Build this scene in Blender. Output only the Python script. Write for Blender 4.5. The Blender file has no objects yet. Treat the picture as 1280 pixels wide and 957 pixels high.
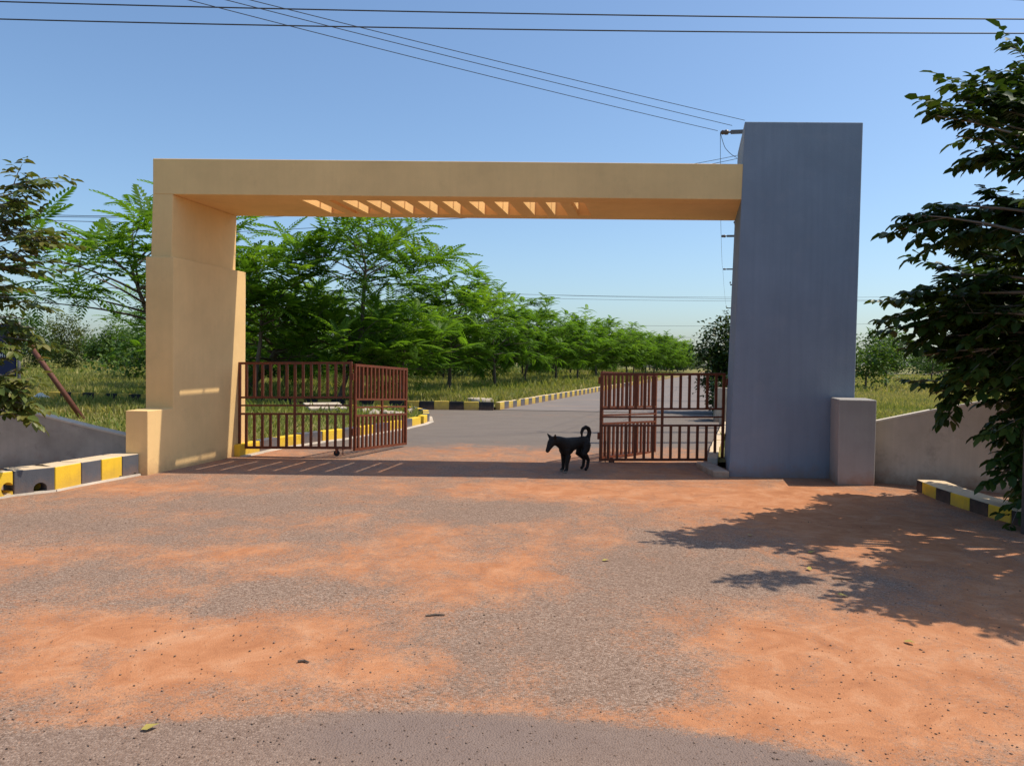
import bpy, bmesh, math, random
import numpy as np
from mathutils import Matrix, Vector

scene = bpy.context.scene
COL = scene.collection

# ------------------------------------------------------------------ camera
F, CX, CY, EYE = 967.0, 640.0, 478.5, 1.6
PITCH, ROLL = math.radians(1.69), math.radians(0.8)
cam_d = bpy.data.cameras.new('camera')
cam = bpy.data.objects.new('camera', cam_d)
COL.objects.link(cam)
cam_d.sensor_width = 36.0
cam_d.lens = F / 1280.0 * 36.0
cam_d.clip_start, cam_d.clip_end = 0.05, 3000.0
RM = Matrix.Rotation(math.pi / 2 - PITCH, 3, 'X') @ Matrix.Rotation(ROLL, 3, 'Z')
cam.matrix_world = Matrix.Translation((0, 0, EYE)) @ RM.to_4x4()
scene.camera = cam

# ------------------------------------------------------------------ sky, sun, exposure
SUN = Vector((0.60, 0.09, 1.0)).normalized()          # direction towards the sun
ELEV = math.asin(SUN.z)
AZ = math.atan2(SUN.x, SUN.y)
world = bpy.data.worlds.new('World')
scene.world = world
world.use_nodes = True
wn = world.node_tree.nodes
wl = world.node_tree.links
wn.clear()
sky = wn.new('ShaderNodeTexSky')
sky.sky_type = 'NISHITA'
sky.sun_disc = False
sky.sun_elevation = ELEV
sky.sun_rotation = AZ
sky.altitude = 0
sky.air_density = 1.0
sky.dust_density = 1.4
sky.ozone_density = 4.0
bg = wn.new('ShaderNodeBackground')
bg.inputs['Strength'].default_value = 0.15
wo = wn.new('ShaderNodeOutputWorld')
tintn = wn.new('ShaderNodeMix')
tintn.data_type = 'RGBA'
tintn.blend_type = 'MULTIPLY'
tintn.inputs[0].default_value = 1.0
tintn.inputs[7].default_value = (1.02, 1.10, 1.13, 1)
wl.new(sky.outputs[0], tintn.inputs[6])
wl.new(tintn.outputs[2], bg.inputs[0])
wl.new(bg.outputs[0], wo.inputs[0])
sun_d = bpy.data.lights.new('sun', 'SUN')
sun_d.energy = 4.6
sun_d.angle = math.radians(0.5)
sun_d.color = (1.0, 0.9, 0.745)
sun = bpy.data.objects.new('sun', sun_d)
COL.objects.link(sun)
sun.rotation_euler = SUN.to_track_quat('Z', 'Y').to_euler()
sun.location = (20, 3, 30)
scene.view_settings.view_transform = 'Standard'
scene.view_settings.look = 'None'
scene.view_settings.gamma = 1.0
scene.view_settings.exposure = 0.0
scene.view_settings.use_curve_mapping = False
scene.render.engine = 'CYCLES'
scene.cycles.use_denoising = True
scene.cycles.max_bounces = 8
scene.cycles.diffuse_bounces = 5
scene.cycles.transmission_bounces = 4
scene.cycles.transparent_max_bounces = 4


# ------------------------------------------------------------------ pixel helpers
def ray(px, py):
    return RM @ Vector(((px - CX) / F, -(py - CY) / F, -1.0))


def gnd(px, py, z=0.0):
    d = ray(px, py)
    t = (z - EYE) / d.z
    return Vector((d.x * t, d.y * t, z))


def aty(px, py, Y):
    d = ray(px, py)
    t = Y / d.y
    return Vector((d.x * t, Y, EYE + d.z * t))


def zat(P, py):
    """height of the point above ground point P that shows at image row py"""
    lo, hi = -1.0, 15.0
    inv = RM.transposed()
    for _ in range(40):
        m = (lo + hi) / 2
        q = inv @ (Vector((P.x, P.y, m)) - Vector((0, 0, EYE)))
        y = CY + F * q.y / q.z
        if y > py:
            lo = m
        else:
            hi = m
    return m


# ------------------------------------------------------------------ materials
def new_mat(name):
    m = bpy.data.materials.new(name)
    m.use_nodes = True
    nt = m.node_tree
    b = nt.nodes['Principled BSDF']
    b.inputs['Specular IOR Level'].default_value = 0.25
    return m, nt, b


def N(nt, t, **kw):
    n = nt.nodes.new(t)
    for k, v in kw.items():
        if k.startswith('_'):
            setattr(n, k[1:], v)
        else:
            n.inputs[k.replace('__', ' ')].default_value = v
    return n


def ramp(nt, pts, src=None):
    r = nt.nodes.new('ShaderNodeValToRGB')
    el = r.color_ramp.elements
    while len(el) < len(pts):
        el.new(0.5)
    for e, (p, c) in zip(el, pts):
        e.position = p
        e.color = (c, c, c, 1) if isinstance(c, (int, float)) else (*c, 1)
    if src is not None:
        nt.links.new(src, r.inputs[0])
    return r


def mix(nt, fac, a, b, mode='MIX'):
    m = nt.nodes.new('ShaderNodeMix')
    m.data_type = 'RGBA'
    m.blend_type = mode
    for k, v in ((0, fac), (6, a), (7, b)):
        s = m.inputs[k]
        if isinstance(v, bpy.types.NodeSocket):
            nt.links.new(v, s)
        elif isinstance(v, (int, float)):
            s.default_value = v if k == 0 else (v, v, v, 1)
        else:
            s.default_value = (*v, 1)
    return m.outputs[2]


def worldpos(nt, scale=(1, 1, 1)):
    g = nt.nodes.new('ShaderNodeNewGeometry')
    mp = nt.nodes.new('ShaderNodeMapping')
    mp.inputs['Scale'].default_value = scale
    nt.links.new(g.outputs['Position'], mp.inputs[0])
    return mp.outputs[0]


def noise(nt, vec, scale, detail=4, rough=0.55, dist=0.0):
    n = N(nt, 'ShaderNodeTexNoise', Scale=scale, Detail=detail, Roughness=rough, Distortion=dist)
    nt.links.new(vec, n.inputs['Vector'])
    return n.outputs['Fac']


def bump(nt, b, h, strength=0.3, dist=0.01):
    n = N(nt, 'ShaderNodeBump', Strength=strength, Distance=dist)
    nt.links.new(h, n.inputs['Height'])
    nt.links.new(n.outputs[0], b.inputs['Normal'])
    return n


def plaster(name, col, rough=0.85, var=0.18, streak=0.25, grime=(0.2, 0.16, 0.12), grime_amt=0.35, foot=0.0, bstr=0.35):
    m, nt, b = new_mat(name)
    p = worldpos(nt)
    n1 = noise(nt, p, 1.3, 5, 0.6)
    n2 = noise(nt, worldpos(nt, (7, 7, 0.35)), 2.0, 4, 0.6)
    n3 = noise(nt, p, 60, 3, 0.6)
    dark = tuple(c * (1 - var) for c in col)
    lite = tuple(min(1, c * (1 + var * 0.5)) for c in col)
    c = mix(nt, ramp(nt, [(0.3, 0.0), (0.7, 1.0)], n1).outputs[0], dark, lite)
    st = ramp(nt, [(0.42, 0.0), (0.75, streak)], n2).outputs[0]
    c = mix(nt, st, c, tuple(x * 0.72 for x in col))
    g = ramp(nt, [(0.55, 0.0), (0.8, grime_amt)], noise(nt, p, 3.1, 6, 0.7)).outputs[0]
    c = mix(nt, g, c, grime)
    if foot > 0:                       # splash-up of red dust with a ragged edge
        gm = nt.nodes.new('ShaderNodeNewGeometry')
        sx = nt.nodes.new('ShaderNodeSeparateXYZ')
        nt.links.new(gm.outputs['Position'], sx.inputs[0])
        ad = N(nt, 'ShaderNodeMath', _operation='MULTIPLY_ADD')
        nt.links.new(noise(nt, p, 5, 5, 0.7), ad.inputs[0])
        ad.inputs[1].default_value = 0.45
        nt.links.new(sx.outputs['Z'], ad.inputs[2])
        f = ramp(nt, [(0.2, foot), (0.2 + 0.22, 0.0)], ad.outputs[0]).outputs[0]
        c = mix(nt, f, c, (0.3, 0.17, 0.1))
    nt.links.new(c, b.inputs['Base Color'])
    b.inputs['Roughness'].default_value = rough
    hsum = N(nt, 'ShaderNodeMath', _operation='ADD')
    nt.links.new(n3, hsum.inputs[0])
    nt.links.new(n2, hsum.inputs[1])
    bump(nt, b, hsum.outputs[0], bstr, 0.008)
    return m


def plain(name, col, rough=0.6, metal=0.0, var=0.25, scale=12, spec=0.3):
    m, nt, b = new_mat(name)
    n1 = noise(nt, worldpos(nt), scale, 5, 0.65)
    c = mix(nt, ramp(nt, [(0.3, 0.0), (0.72, 1.0)], n1).outputs[0],
            tuple(x * (1 - var) for x in col), tuple(min(1, x * (1 + var * 0.5)) for x in col))
    nt.links.new(c, b.inputs['Base Color'])
    b.inputs['Roughness'].default_value = rough
    b.inputs['Metallic'].default_value = metal
    b.inputs['Specular IOR Level'].default_value = spec
    bump(nt, b, noise(nt, worldpos(nt), scale * 6, 3), 0.15, 0.004)
    return m


def leafmat(name, c0, c1, c2, trans=0.35, rough=0.5, tcol=None, spec=0.3):
    m, nt, b = new_mat(name)
    a = N(nt, 'ShaderNodeAttribute', _attribute_name='tint')
    oi = nt.nodes.new('ShaderNodeObjectInfo')
    jit = N(nt, 'ShaderNodeMath', _operation='MULTIPLY_ADD')
    nt.links.new(oi.outputs['Random'], jit.inputs[0])
    jit.inputs[1].default_value = 0.16
    ad = N(nt, 'ShaderNodeMath', _operation='ADD')
    nt.links.new(a.outputs['Fac'], jit.inputs[2])
    nt.links.new(jit.outputs[0], ad.inputs[0])
    ad.inputs[1].default_value = -0.08
    r = ramp(nt, [(0.0, c0), (0.5, c1), (1.0, c2)], ad.outputs[0])
    nt.links.new(r.outputs[0], b.inputs['Base Color'])
    b.inputs['Roughness'].default_value = rough
    b.inputs['Specular IOR Level'].default_value = spec
    t = nt.nodes.new('ShaderNodeBsdfTranslucent')
    tm = mix(nt, 1.0, r.outputs[0], tcol or (1.25, 1.3, 0.5), 'MULTIPLY')
    nt.links.new(tm, t.inputs[0])
    ms = nt.nodes.new('ShaderNodeMixShader')
    ms.inputs[0].default_value = trans
    nt.links.new(b.outputs[0], ms.inputs[1])
    nt.links.new(t.outputs[0], ms.inputs[2])
    nt.links.new(ms.outputs[0], nt.nodes['Material Output'].inputs[0])
    return m


def road_mat():
    m, nt, b = new_mat('dusty_asphalt')
    at = N(nt, 'ShaderNodeAttribute', _attribute_name='dust')
    sm = N(nt, 'ShaderNodeAttribute', _attribute_name='smooth_tar')
    p = worldpos(nt)
    ps = worldpos(nt, (1.0, 0.8, 1.0))
    # stones bound in the tar
    vor = N(nt, 'ShaderNodeTexVoronoi', Scale=105.0)
    nt.links.new(p, vor.inputs['Vector'])
    stone = ramp(nt, [(0.0, (0.03, 0.02, 0.015)), (0.22, (0.12, 0.085, 0.065)), (0.6, (0.25, 0.18, 0.14)), (1.0, (0.48, 0.37, 0.29))])
    sep = nt.nodes.new('ShaderNodeSeparateColor')
    nt.links.new(vor.outputs['Color'], sep.inputs[0])
    nt.links.new(sep.outputs[0], stone.inputs[0])
    fine = noise(nt, p, 160, 2, 0.6)
    tar = mix(nt, ramp(nt, [(0.35, 0.0), (0.7, 0.5)], fine).outputs[0], stone.outputs[0], (0.25, 0.18, 0.14))
    big = noise(nt, p, 0.9, 5, 0.6)
    tar = mix(nt, ramp(nt, [(0.35, 0.0), (0.7, 0.5)], big).outputs[0], tar, (0.16, 0.122, 0.1))
    smooth = mix(nt, noise(nt, p, 5, 5, 0.7), (0.115, 0.1, 0.1), (0.2, 0.17, 0.155))
    tar = mix(nt, sm.outputs['Fac'], tar, smooth)
    gy = N(nt, 'ShaderNodeAttribute', _attribute_name='avenue_grey')
    ag = mix(nt, noise(nt, worldpos(nt, (0.6, 1.6, 1)), 1.5, 7, 0.7), (0.125, 0.108, 0.098), (0.24, 0.208, 0.18))
    tar = mix(nt, gy.outputs['Fac'], tar, ag)
    pit_shade = ramp(nt, [(0.6, 0.0), (0.68, 0.75)], noise(nt, p, 85, 3, 0.6)).outputs[0]  # dark specks: shade of small pits between stones, painted into the tar colour
    tar = mix(nt, pit_shade, tar, (0.035, 0.024, 0.018))
    # red laterite dust
    dn = noise(nt, p, 3.0, 9, 0.74, 0.6)
    dcol = ramp(nt, [(0.34, (0.35, 0.12, 0.042)), (0.5, (0.49, 0.195, 0.08)), (0.68, (0.59, 0.3, 0.16))], dn)
    dcol = mix(nt, ramp(nt, [(0.45, 0.0), (0.8, 0.5)], noise(nt, p, 90, 3, 0.7)).outputs[0], dcol.outputs[0], (0.28, 0.12, 0.06))
    # dust mask: laid-out drifts, broken by finer and finer noise
    s1 = noise(nt, ps, 2.6, 10, 0.76, 0.7)
    s2 = noise(nt, p, 34, 5, 0.75)
    a1 = N(nt, 'ShaderNodeMath', _operation='MULTIPLY_ADD')
    nt.links.new(s1, a1.inputs[0])
    a1.inputs[1].default_value = 1.9
    nt.links.new(at.outputs['Fac'], a1.inputs[2])
    a2 = N(nt, 'ShaderNodeMath', _operation='MULTIPLY_ADD')
    nt.links.new(s2, a2.inputs[0])
    a2.inputs[1].default_value = 1.4
    nt.links.new(a1.outputs[0], a2.inputs[2])
    # tops of stones stay bare
    a3 = N(nt, 'ShaderNodeMath', _operation='MULTIPLY_ADD')
    nt.links.new(vor.outputs['Distance'], a3.inputs[0])
    a3.inputs[1].default_value = 0.45
    nt.links.new(a2.outputs[0], a3.inputs[2])
    mr = N(nt, 'ShaderNodeMapRange')
    mr.inputs['From Min'].default_value = 1.80
    mr.inputs['From Max'].default_value = 2.42
    nt.links.new(a3.outputs[0], mr.inputs['Value'])
    mask = mr.outputs[0]
    c = mix(nt, mask, tar, dcol)
    # thin overall film of dust
    fl = N(nt, 'ShaderNodeAttribute', _attribute_name='film')
    c = mix(nt, fl.outputs['Fac'], c, (0.46, 0.26, 0.16))
    nt.links.new(c, b.inputs['Base Color'])
    b.inputs['Roughness'].default_value = 0.92
    b.inputs['Specular IOR Level'].default_value = 0.12
    inv = N(nt, 'ShaderNodeMath', _operation='SUBTRACT')
    inv.inputs[0].default_value = 1.0
    nt.links.new(vor.outputs['Distance'], inv.inputs[1])
    h = N(nt, 'ShaderNodeMath', _operation='MULTIPLY_ADD')
    nt.links.new(fine, h.inputs[0])
    h.inputs[1].default_value = 0.6
    nt.links.new(inv.outputs[0], h.inputs[2])
    k = N(nt, 'ShaderNodeMapRange')
    nt.links.new(mask, k.inputs['Value'])
    k.inputs['To Min'].default_value = 0.75
    k.inputs['To Max'].default_value = 0.32
    bn = bump(nt, b, h.outputs[0], 0.6, 0.006)
    nt.links.new(k.outputs[0], bn.inputs['Strength'])
    return m


def asphalt_mat():
    m, nt, b = new_mat('worn_asphalt')
    p = worldpos(nt)
    n1 = noise(nt, worldpos(nt, (0.5, 0.5, 1)), 1.2, 6, 0.6)
    n2 = noise(nt, p, 60, 4, 0.7)
    c = mix(nt, n1, (0.125, 0.11, 0.105), (0.25, 0.215, 0.195))
    c = mix(nt, ramp(nt, [(0.4, 0.0), (0.75, 0.5)], n2).outputs[0], c, (0.34, 0.28, 0.24))
    c = mix(nt, ramp(nt, [(0.56, 0.0), (0.75, 0.55)], noise(nt, worldpos(nt, (0.3, 1, 1)), 0.8, 6, 0.65)).outputs[0], c, (0.42, 0.26, 0.17))
    nt.links.new(c, b.inputs['Base Color'])
    b.inputs['Roughness'].default_value = 0.9
    b.inputs['Specular IOR Level'].default_value = 0.15
    bump(nt, b, n2, 0.3, 0.006)
    return m


def soil_mat():
    m, nt, b = new_mat('weedy_soil')
    p = worldpos(nt)
    n1 = noise(nt, p, 0.35, 6, 0.65)
    n2 = noise(nt, p, 7, 5, 0.7)
    c = mix(nt, ramp(nt, [(0.38, 0.0), (0.62, 1.0)], n1).outputs[0], (0.16, 0.165, 0.05), (0.28, 0.24, 0.1))
    c = mix(nt, ramp(nt, [(0.5, 0.0), (0.8, 0.7)], n2).outputs[0], c, (0.13, 0.16, 0.045))
    c = mix(nt, ramp(nt, [(0.58, 0.0), (0.72, 0.7)], noise(nt, p, 0.8, 5, 0.7)).outputs[0], c, (0.3, 0.16, 0.085))
    nt.links.new(c, b.inputs['Base Color'])
    b.inputs['Roughness'].default_value = 0.95
    b.inputs['Specular IOR Level'].default_value = 0.1
    bump(nt, b, n2, 0.8, 0.08)
    return m


M = {}
M['cream'] = plaster('cream_paint', (0.85, 0.57, 0.255), var=0.10, streak=0.12, grime=(0.42, 0.28, 0.15), grime_amt=0.18, foot=0.5, bstr=0.3)
M['grey'] = plaster('grey_paint', (0.225, 0.272, 0.335), var=0.10, streak=0.3, grime=(0.36, 0.36, 0.38), grime_amt=0.25, foot=0.55, bstr=0.4)
M['pier'] = plaster('pale_grey_paint', (0.36, 0.335, 0.31), var=0.12, streak=0.2, grime=(0.24, 0.21, 0.19), grime_amt=0.3, foot=0.8)
M['cement_left'] = plaster('cement_render_dark', (0.47, 0.43, 0.37), var=0.35, streak=0.45, grime=(0.15, 0.14, 0.13), grime_amt=0.8, foot=0.5)
M['cement'] = plaster('cement_render', (0.54, 0.45, 0.35), var=0.28, streak=0.35, grime=(0.22, 0.18, 0.14), grime_amt=0.75, foot=0.9)
M['coping'] = plaster('cement_coping', (0.66, 0.58, 0.48), var=0.2)
M['kerb_top'] = plaster('kerb_top_cement', (0.72, 0.55, 0.36), var=0.2, foot=0.0)
M['yellow'] = plaster('kerb_yellow', (0.85, 0.55, 0.04), var=0.12, streak=0.2, grime=(0.4, 0.24, 0.06), grime_amt=0.5, foot=0.4)
M['yellow_old'] = plaster('kerb_yellow_faded', (0.6, 0.42, 0.08), var=0.2, streak=0.35, grime=(0.35, 0.24, 0.12), grime_amt=0.7, foot=0.6)
M['black'] = plaster('kerb_black', (0.028, 0.028, 0.03), var=0.3, streak=0.3, grime=(0.1, 0.08, 0.06), grime_amt=0.5, foot=0.4)
M['slate'] = plaster('kerb_slate', (0.105, 0.11, 0.125), var=0.2, streak=0.3, grime=(0.2, 0.17, 0.14), grime_amt=0.4, foot=0.45)
M['mortar'] = plaster('mortar_line', (0.55, 0.47, 0.38), var=0.3, grime_amt=0.6)
M['concrete'] = plaster('pole_concrete', (0.36, 0.345, 0.32), var=0.2)
M['gate'] = plain('brown_gate_paint', (0.175, 0.043, 0.013), 0.5, 0.0, 0.35, 14, 0.4)
M['rust'] = plain('rusty_brown_steel', (0.15, 0.055, 0.035), 0.65, 0.0, 0.35, 20)
M['steel'] = plain('galvanised_steel', (0.17, 0.16, 0.16), 0.55, 0.4, 0.3, 30)
M['insul'] = plain('brown_porcelain', (0.11, 0.075, 0.06), 0.3, 0.0, 0.2, 20, 0.5)
M['wire'] = plain('wire_metal', (0.045, 0.05, 0.06), 0.6, 0.2, 0.1, 5)
M['rubber'] = plain('black_rubber', (0.02, 0.02, 0.02), 0.8)
M['hole'] = plain('dark_pipe', (0.05, 0.035, 0.03), 0.9)
M['blue'] = plain('blue_sign_paint', (0.012, 0.018, 0.075), 0.45, 0.0, 0.2, 8)
M['white'] = plain('white_paint', (0.7, 0.7, 0.68), 0.6)
M['sack'] = plain('white_sack', (0.72, 0.70, 0.66), 0.8, 0, 0.15, 10)
M['bark'] = plaster('bark', (0.14, 0.105, 0.08), var=0.4, streak=0.6, grime_amt=0.2, bstr=0.9)
M['bark_pale'] = plaster('bark_pale', (0.24, 0.2, 0.16), var=0.35, streak=0.5, grime_amt=0.2, bstr=0.9)
M['feather'] = leafmat('feathery_leaf', (0.06, 0.135, 0.015), (0.135, 0.25, 0.028), (0.24, 0.35, 0.045), 0.56, 0.55)
M['ponga'] = leafmat('glossy_leaf', (0.018, 0.042, 0.009), (0.042, 0.078, 0.014), (0.12, 0.15, 0.025), 0.25, 0.42, spec=0.3)
M['ponga_rusty'] = leafmat('browning_leaf', (0.04, 0.075, 0.015), (0.115, 0.145, 0.03), (0.23, 0.19, 0.06), 0.25, 0.45, spec=0.3)
M['bush'] = leafmat('bush_leaf', (0.045, 0.09, 0.018), (0.08, 0.15, 0.03), (0.15, 0.21, 0.045), 0.38, 0.55)
M['far'] = leafmat('far_leaf', (0.05, 0.09, 0.03), (0.085, 0.13, 0.045), (0.13, 0.17, 0.07), 0.25, 0.7)
M['grass'] = leafmat('grass_blade', (0.15, 0.22, 0.04), (0.32, 0.32, 0.09), (0.58, 0.46, 0.22), 0.4, 0.7, (1.1, 1.1, 0.6))
M['road'] = road_mat()
M['asphalt'] = asphalt_mat()
M['soil'] = soil_mat()
M['stone'] = plain('road_stone', (0.24, 0.155, 0.11), 0.9, 0, 0.5, 40)
M['dryleaf'] = leafmat('fallen_leaf', (0.3, 0.2, 0.06), (0.42, 0.33, 0.08), (0.5, 0.38, 0.12), 0.1, 0.6)


# ------------------------------------------------------------------ object helpers
def tag(o, label=None, cat=None, group=None, kind=None):
    if label:
        o['label'] = label
    if cat:
        o['category'] = cat
    if group:
        o['group'] = group
    if kind:
        o['kind'] = kind
    return o


def thing(name, label, cat, loc=(0, 0, 0), group=None):
    o = bpy.data.objects.new(name, None)
    o.empty_display_size = 0.2
    COL.objects.link(o)
    o.location = loc
    return tag(o, label, cat, group)


def top_of(o):
    v = Vector((0, 0, 0))
    while o is not None:
        v = v + o.location
        o = o.parent
    return v


def link_mesh(name, me, mat, parent=None, loc=None):
    o = bpy.data.objects.new(name, me)
    COL.objects.link(o)
    if mat is not None and not me.materials:
        for mm in (mat if isinstance(mat, (list, tuple)) else [mat]):
            me.materials.append(mm)
    if parent is not None:
        o.parent = parent
    if loc is not None:
        o.location = loc
    return o


class MB:
    def __init__(s):
        s.v, s.f, s.mi = [], [], []

    def add(s, verts, faces, mi=0):
        n = len(s.v)
        s.v += [Vector(v) for v in verts]
        s.f += [tuple(i + n for i in f) for f in faces]
        s.mi += [mi] * len(faces)
        return s

    def hexa(s, a, b, mi=0):
        """a: four corners, b: the four opposite ones"""
        return s.add(list(a) + list(b), [(3, 2, 1, 0), (4, 5, 6, 7), (0, 1, 5, 4), (1, 2, 6, 5), (2, 3, 7, 6), (3, 0, 4, 7)], mi)

    def box(s, c, size, mi=0, R=None):
        x, y, z = size[0] / 2, size[1] / 2, size[2] / 2
        p = [Vector(q) for q in ((-x, -y, -z), (x, -y, -z), (x, -y, z), (-x, -y, z), (-x, y, -z), (x, y, -z), (x, y, z), (-x, y, z))]
        if R is not None:
            p = [R @ q for q in p]
        p = [q + Vector(c) for q in p]
        return s.hexa(p[:4], p[4:], mi)

    def bar(s, p, q, w, d, up=(0, 0, 1), mi=0):
        p, q = Vector(p), Vector(q)
        t = (q - p).normalized()
        u = Vector(up)
        sd = t.cross(u)
        if sd.length < 1e-4:
            sd = t.cross(Vector((0, 1, 0)))
        sd.normalize()
        n = sd.cross(t).normalized()
        a = [p + sd * (sx * w / 2) + n * (sy * d / 2) for sx, sy in ((-1, -1), (1, -1), (1, 1), (-1, 1))]
        return s.hexa(a, [v + (q - p) for v in a], mi)

    def tube(s, pts, rad, sides=8, cap=True, mi=0):
        pts = [Vector(p) for p in pts]
        if isinstance(rad, (int, float)):
            rad = [rad] * len(pts)
        n0 = len(s.v)
        prev = None
        for i, p in enumerate(pts):
            t = (pts[min(i + 1, len(pts) - 1)] - pts[max(i - 1, 0)]).normalized()
            if prev is None:
                a = t.cross(Vector((0.31, 0.17, 0.94)))
                if a.length < 0.05:
                    a = t.cross(Vector((1, 0, 0)))
            else:
                a = prev - t * prev.dot(t)
            a.normalize()
            prev = a
            b = t.cross(a)
            for k in range(sides):
                an = 2 * math.pi * k / sides
                s.v.append(p + (a * math.cos(an) + b * math.sin(an)) * rad[i])
        for i in range(len(pts) - 1):
            for k in range(sides):
                k2 = (k + 1) % sides
                s.f.append((n0 + i * sides + k, n0 + i * sides + k2, n0 + (i + 1) * sides + k2, n0 + (i + 1) * sides + k))
                s.mi.append(mi)
        if cap:
            s.f.append(tuple(n0 + k for k in reversed(range(sides))))
            e = n0 + (len(pts) - 1) * sides
            s.f.append(tuple(e + k for k in range(sides)))
            s.mi += [mi, mi]
        return s

    def mesh(s, name, org=(0, 0, 0), smooth=False, bevel=0.0):
        me = bpy.data.meshes.new(name)
        o = Vector(org)
        me.from_pydata([tuple(v - o) for v in s.v], [], s.f)
        me.polygons.foreach_set('material_index', s.mi)
        bm = bmesh.new()
        bm.from_mesh(me)
        bmesh.ops.recalc_face_normals(bm, faces=bm.faces)
        if bevel > 0:
            ed = [e for e in bm.edges if len(e.link_faces) == 2 and e.calc_face_angle(0) > 0.5]
            bmesh.ops.bevel(bm, geom=ed, offset=bevel, segments=2, affect='EDGES', profile=0.5)
        bm.to_mesh(me)
        bm.free()
        if smooth:
            me.polygons.foreach_set('use_smooth', [True] * len(me.polygons))
        me.update()
        return me

    def build(s, name, mat, parent=None, smooth=False, bevel=0.0, loc=None):
        """verts are in world space; origin = the parent's (or loc)"""
        org = Vector(loc) if loc is not None else (top_of(parent) if parent is not None else Vector((0, 0, 0)))
        me = s.mesh(name, org, smooth, bevel)
        o = link_mesh(name, me, mat, parent)
        if loc is not None:
            o.location = Vector(loc) - (top_of(parent) if parent is not None else Vector((0, 0, 0)))
        return o


def np_mesh(name, V, Q, tint=None):
    me = bpy.data.meshes.new(name)
    V = np.asarray(V, np.float32)
    Q = np.asarray(Q, np.int32)
    k = Q.shape[1]
    me.vertices.add(len(V))
    me.vertices.foreach_set('co', V.ravel())
    me.loops.add(Q.size)
    me.loops.foreach_set('vertex_index', Q.ravel())
    me.polygons.add(len(Q))
    me.polygons.foreach_set('loop_start', np.arange(0, Q.size, k, dtype=np.int32))
    if tint is not None:
        a = me.attributes.new('tint', 'FLOAT', 'POINT')
        a.data.foreach_set('value', np.asarray(tint, np.float32))
    me.update(calc_edges=True)
    me.validate()
    return me


def stamp(template, faces, P, D, S, rng, roll=None, up=(0, 0, 1)):
    """copy a template (x = along) to points P, directions D, scales S"""
    T = np.asarray(template, float)
    Fc = np.asarray(faces, int)
    P = np.asarray(P, float)
    D = np.asarray(D, float)
    n = len(P)
    x = D / (np.linalg.norm(D, axis=1, keepdims=True) + 1e-9)
    u = np.tile(np.asarray(up, float), (n, 1))
    y = np.cross(u, x)
    ln = np.linalg.norm(y, axis=1, keepdims=True)
    y = np.where(ln < 1e-3, np.array([[0, 1, 0]]), y / (ln + 1e-9))
    z = np.cross(x, y)
    if roll is not None:
        c, s = np.cos(roll)[:, None], np.sin(roll)[:, None]
        y, z = y * c + z * s, z * c - y * s
    S = np.asarray(S, float)
    if S.ndim == 1:
        S = np.repeat(S[:, None], 3, 1)
    V = P[:, None, :] + (T[None, :, 0:1] * S[:, None, 0:1]) * x[:, None, :] + (T[None, :, 1:2] * S[:, None, 1:2]) * y[:, None, :] \
        + (T[None, :, 2:3] * S[:, None, 2:3]) * z[:, None, :]
    Q = Fc[None] + (np.arange(n) * len(T))[:, None, None]
    return V.reshape(-1, 3), Q.reshape(-1, Fc.shape[1])


# ------------------------------------------------------------------ ground and roads
ROADDIR = Vector((0.31, 1.0, 0)).normalized()
ROADPERP = Vector((-ROADDIR.y, ROADDIR.x, 0))

me = np_mesh('ground', [(-1500, -300, -0.02), (1500, -300, -0.02), (1500, 2500, -0.02), (-1500, 2500, -0.02)], [(0, 1, 2, 3)])
tag(link_mesh('ground', me, M['soil']), kind='structure')

# the dusty forecourt: a fine sheet with the drifts of red dust laid out on it
xs = np.arange(-10.0, 9.01, 0.07)
ys = np.concatenate([np.arange(-4, 1.5, 0.2), np.arange(1.5, 13.5, 0.06), np.arange(13.5, 30.01, 0.15)])
X, Y = np.meshgrid(xs, ys)
rs = np.random.RandomState(3)


def fbm(X, Y, seed, sx=1.0, sy=1.0, octaves=4):
    out = np.zeros_like(X)
    r = np.random.RandomState(seed)
    amp, fr = 1.0, 1.0
    for o in range(octaves):
        for k in range(5):
            a = r.rand() * 2 * math.pi
            out += amp * np.sin((X * math.cos(a) * sx + Y * math.sin(a) * sy) * fr * (0.7 + 0.6 * r.rand()) + r.rand() * 6.28) / 5
        amp *= 0.6
        fr *= 2.1
    return out


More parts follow.
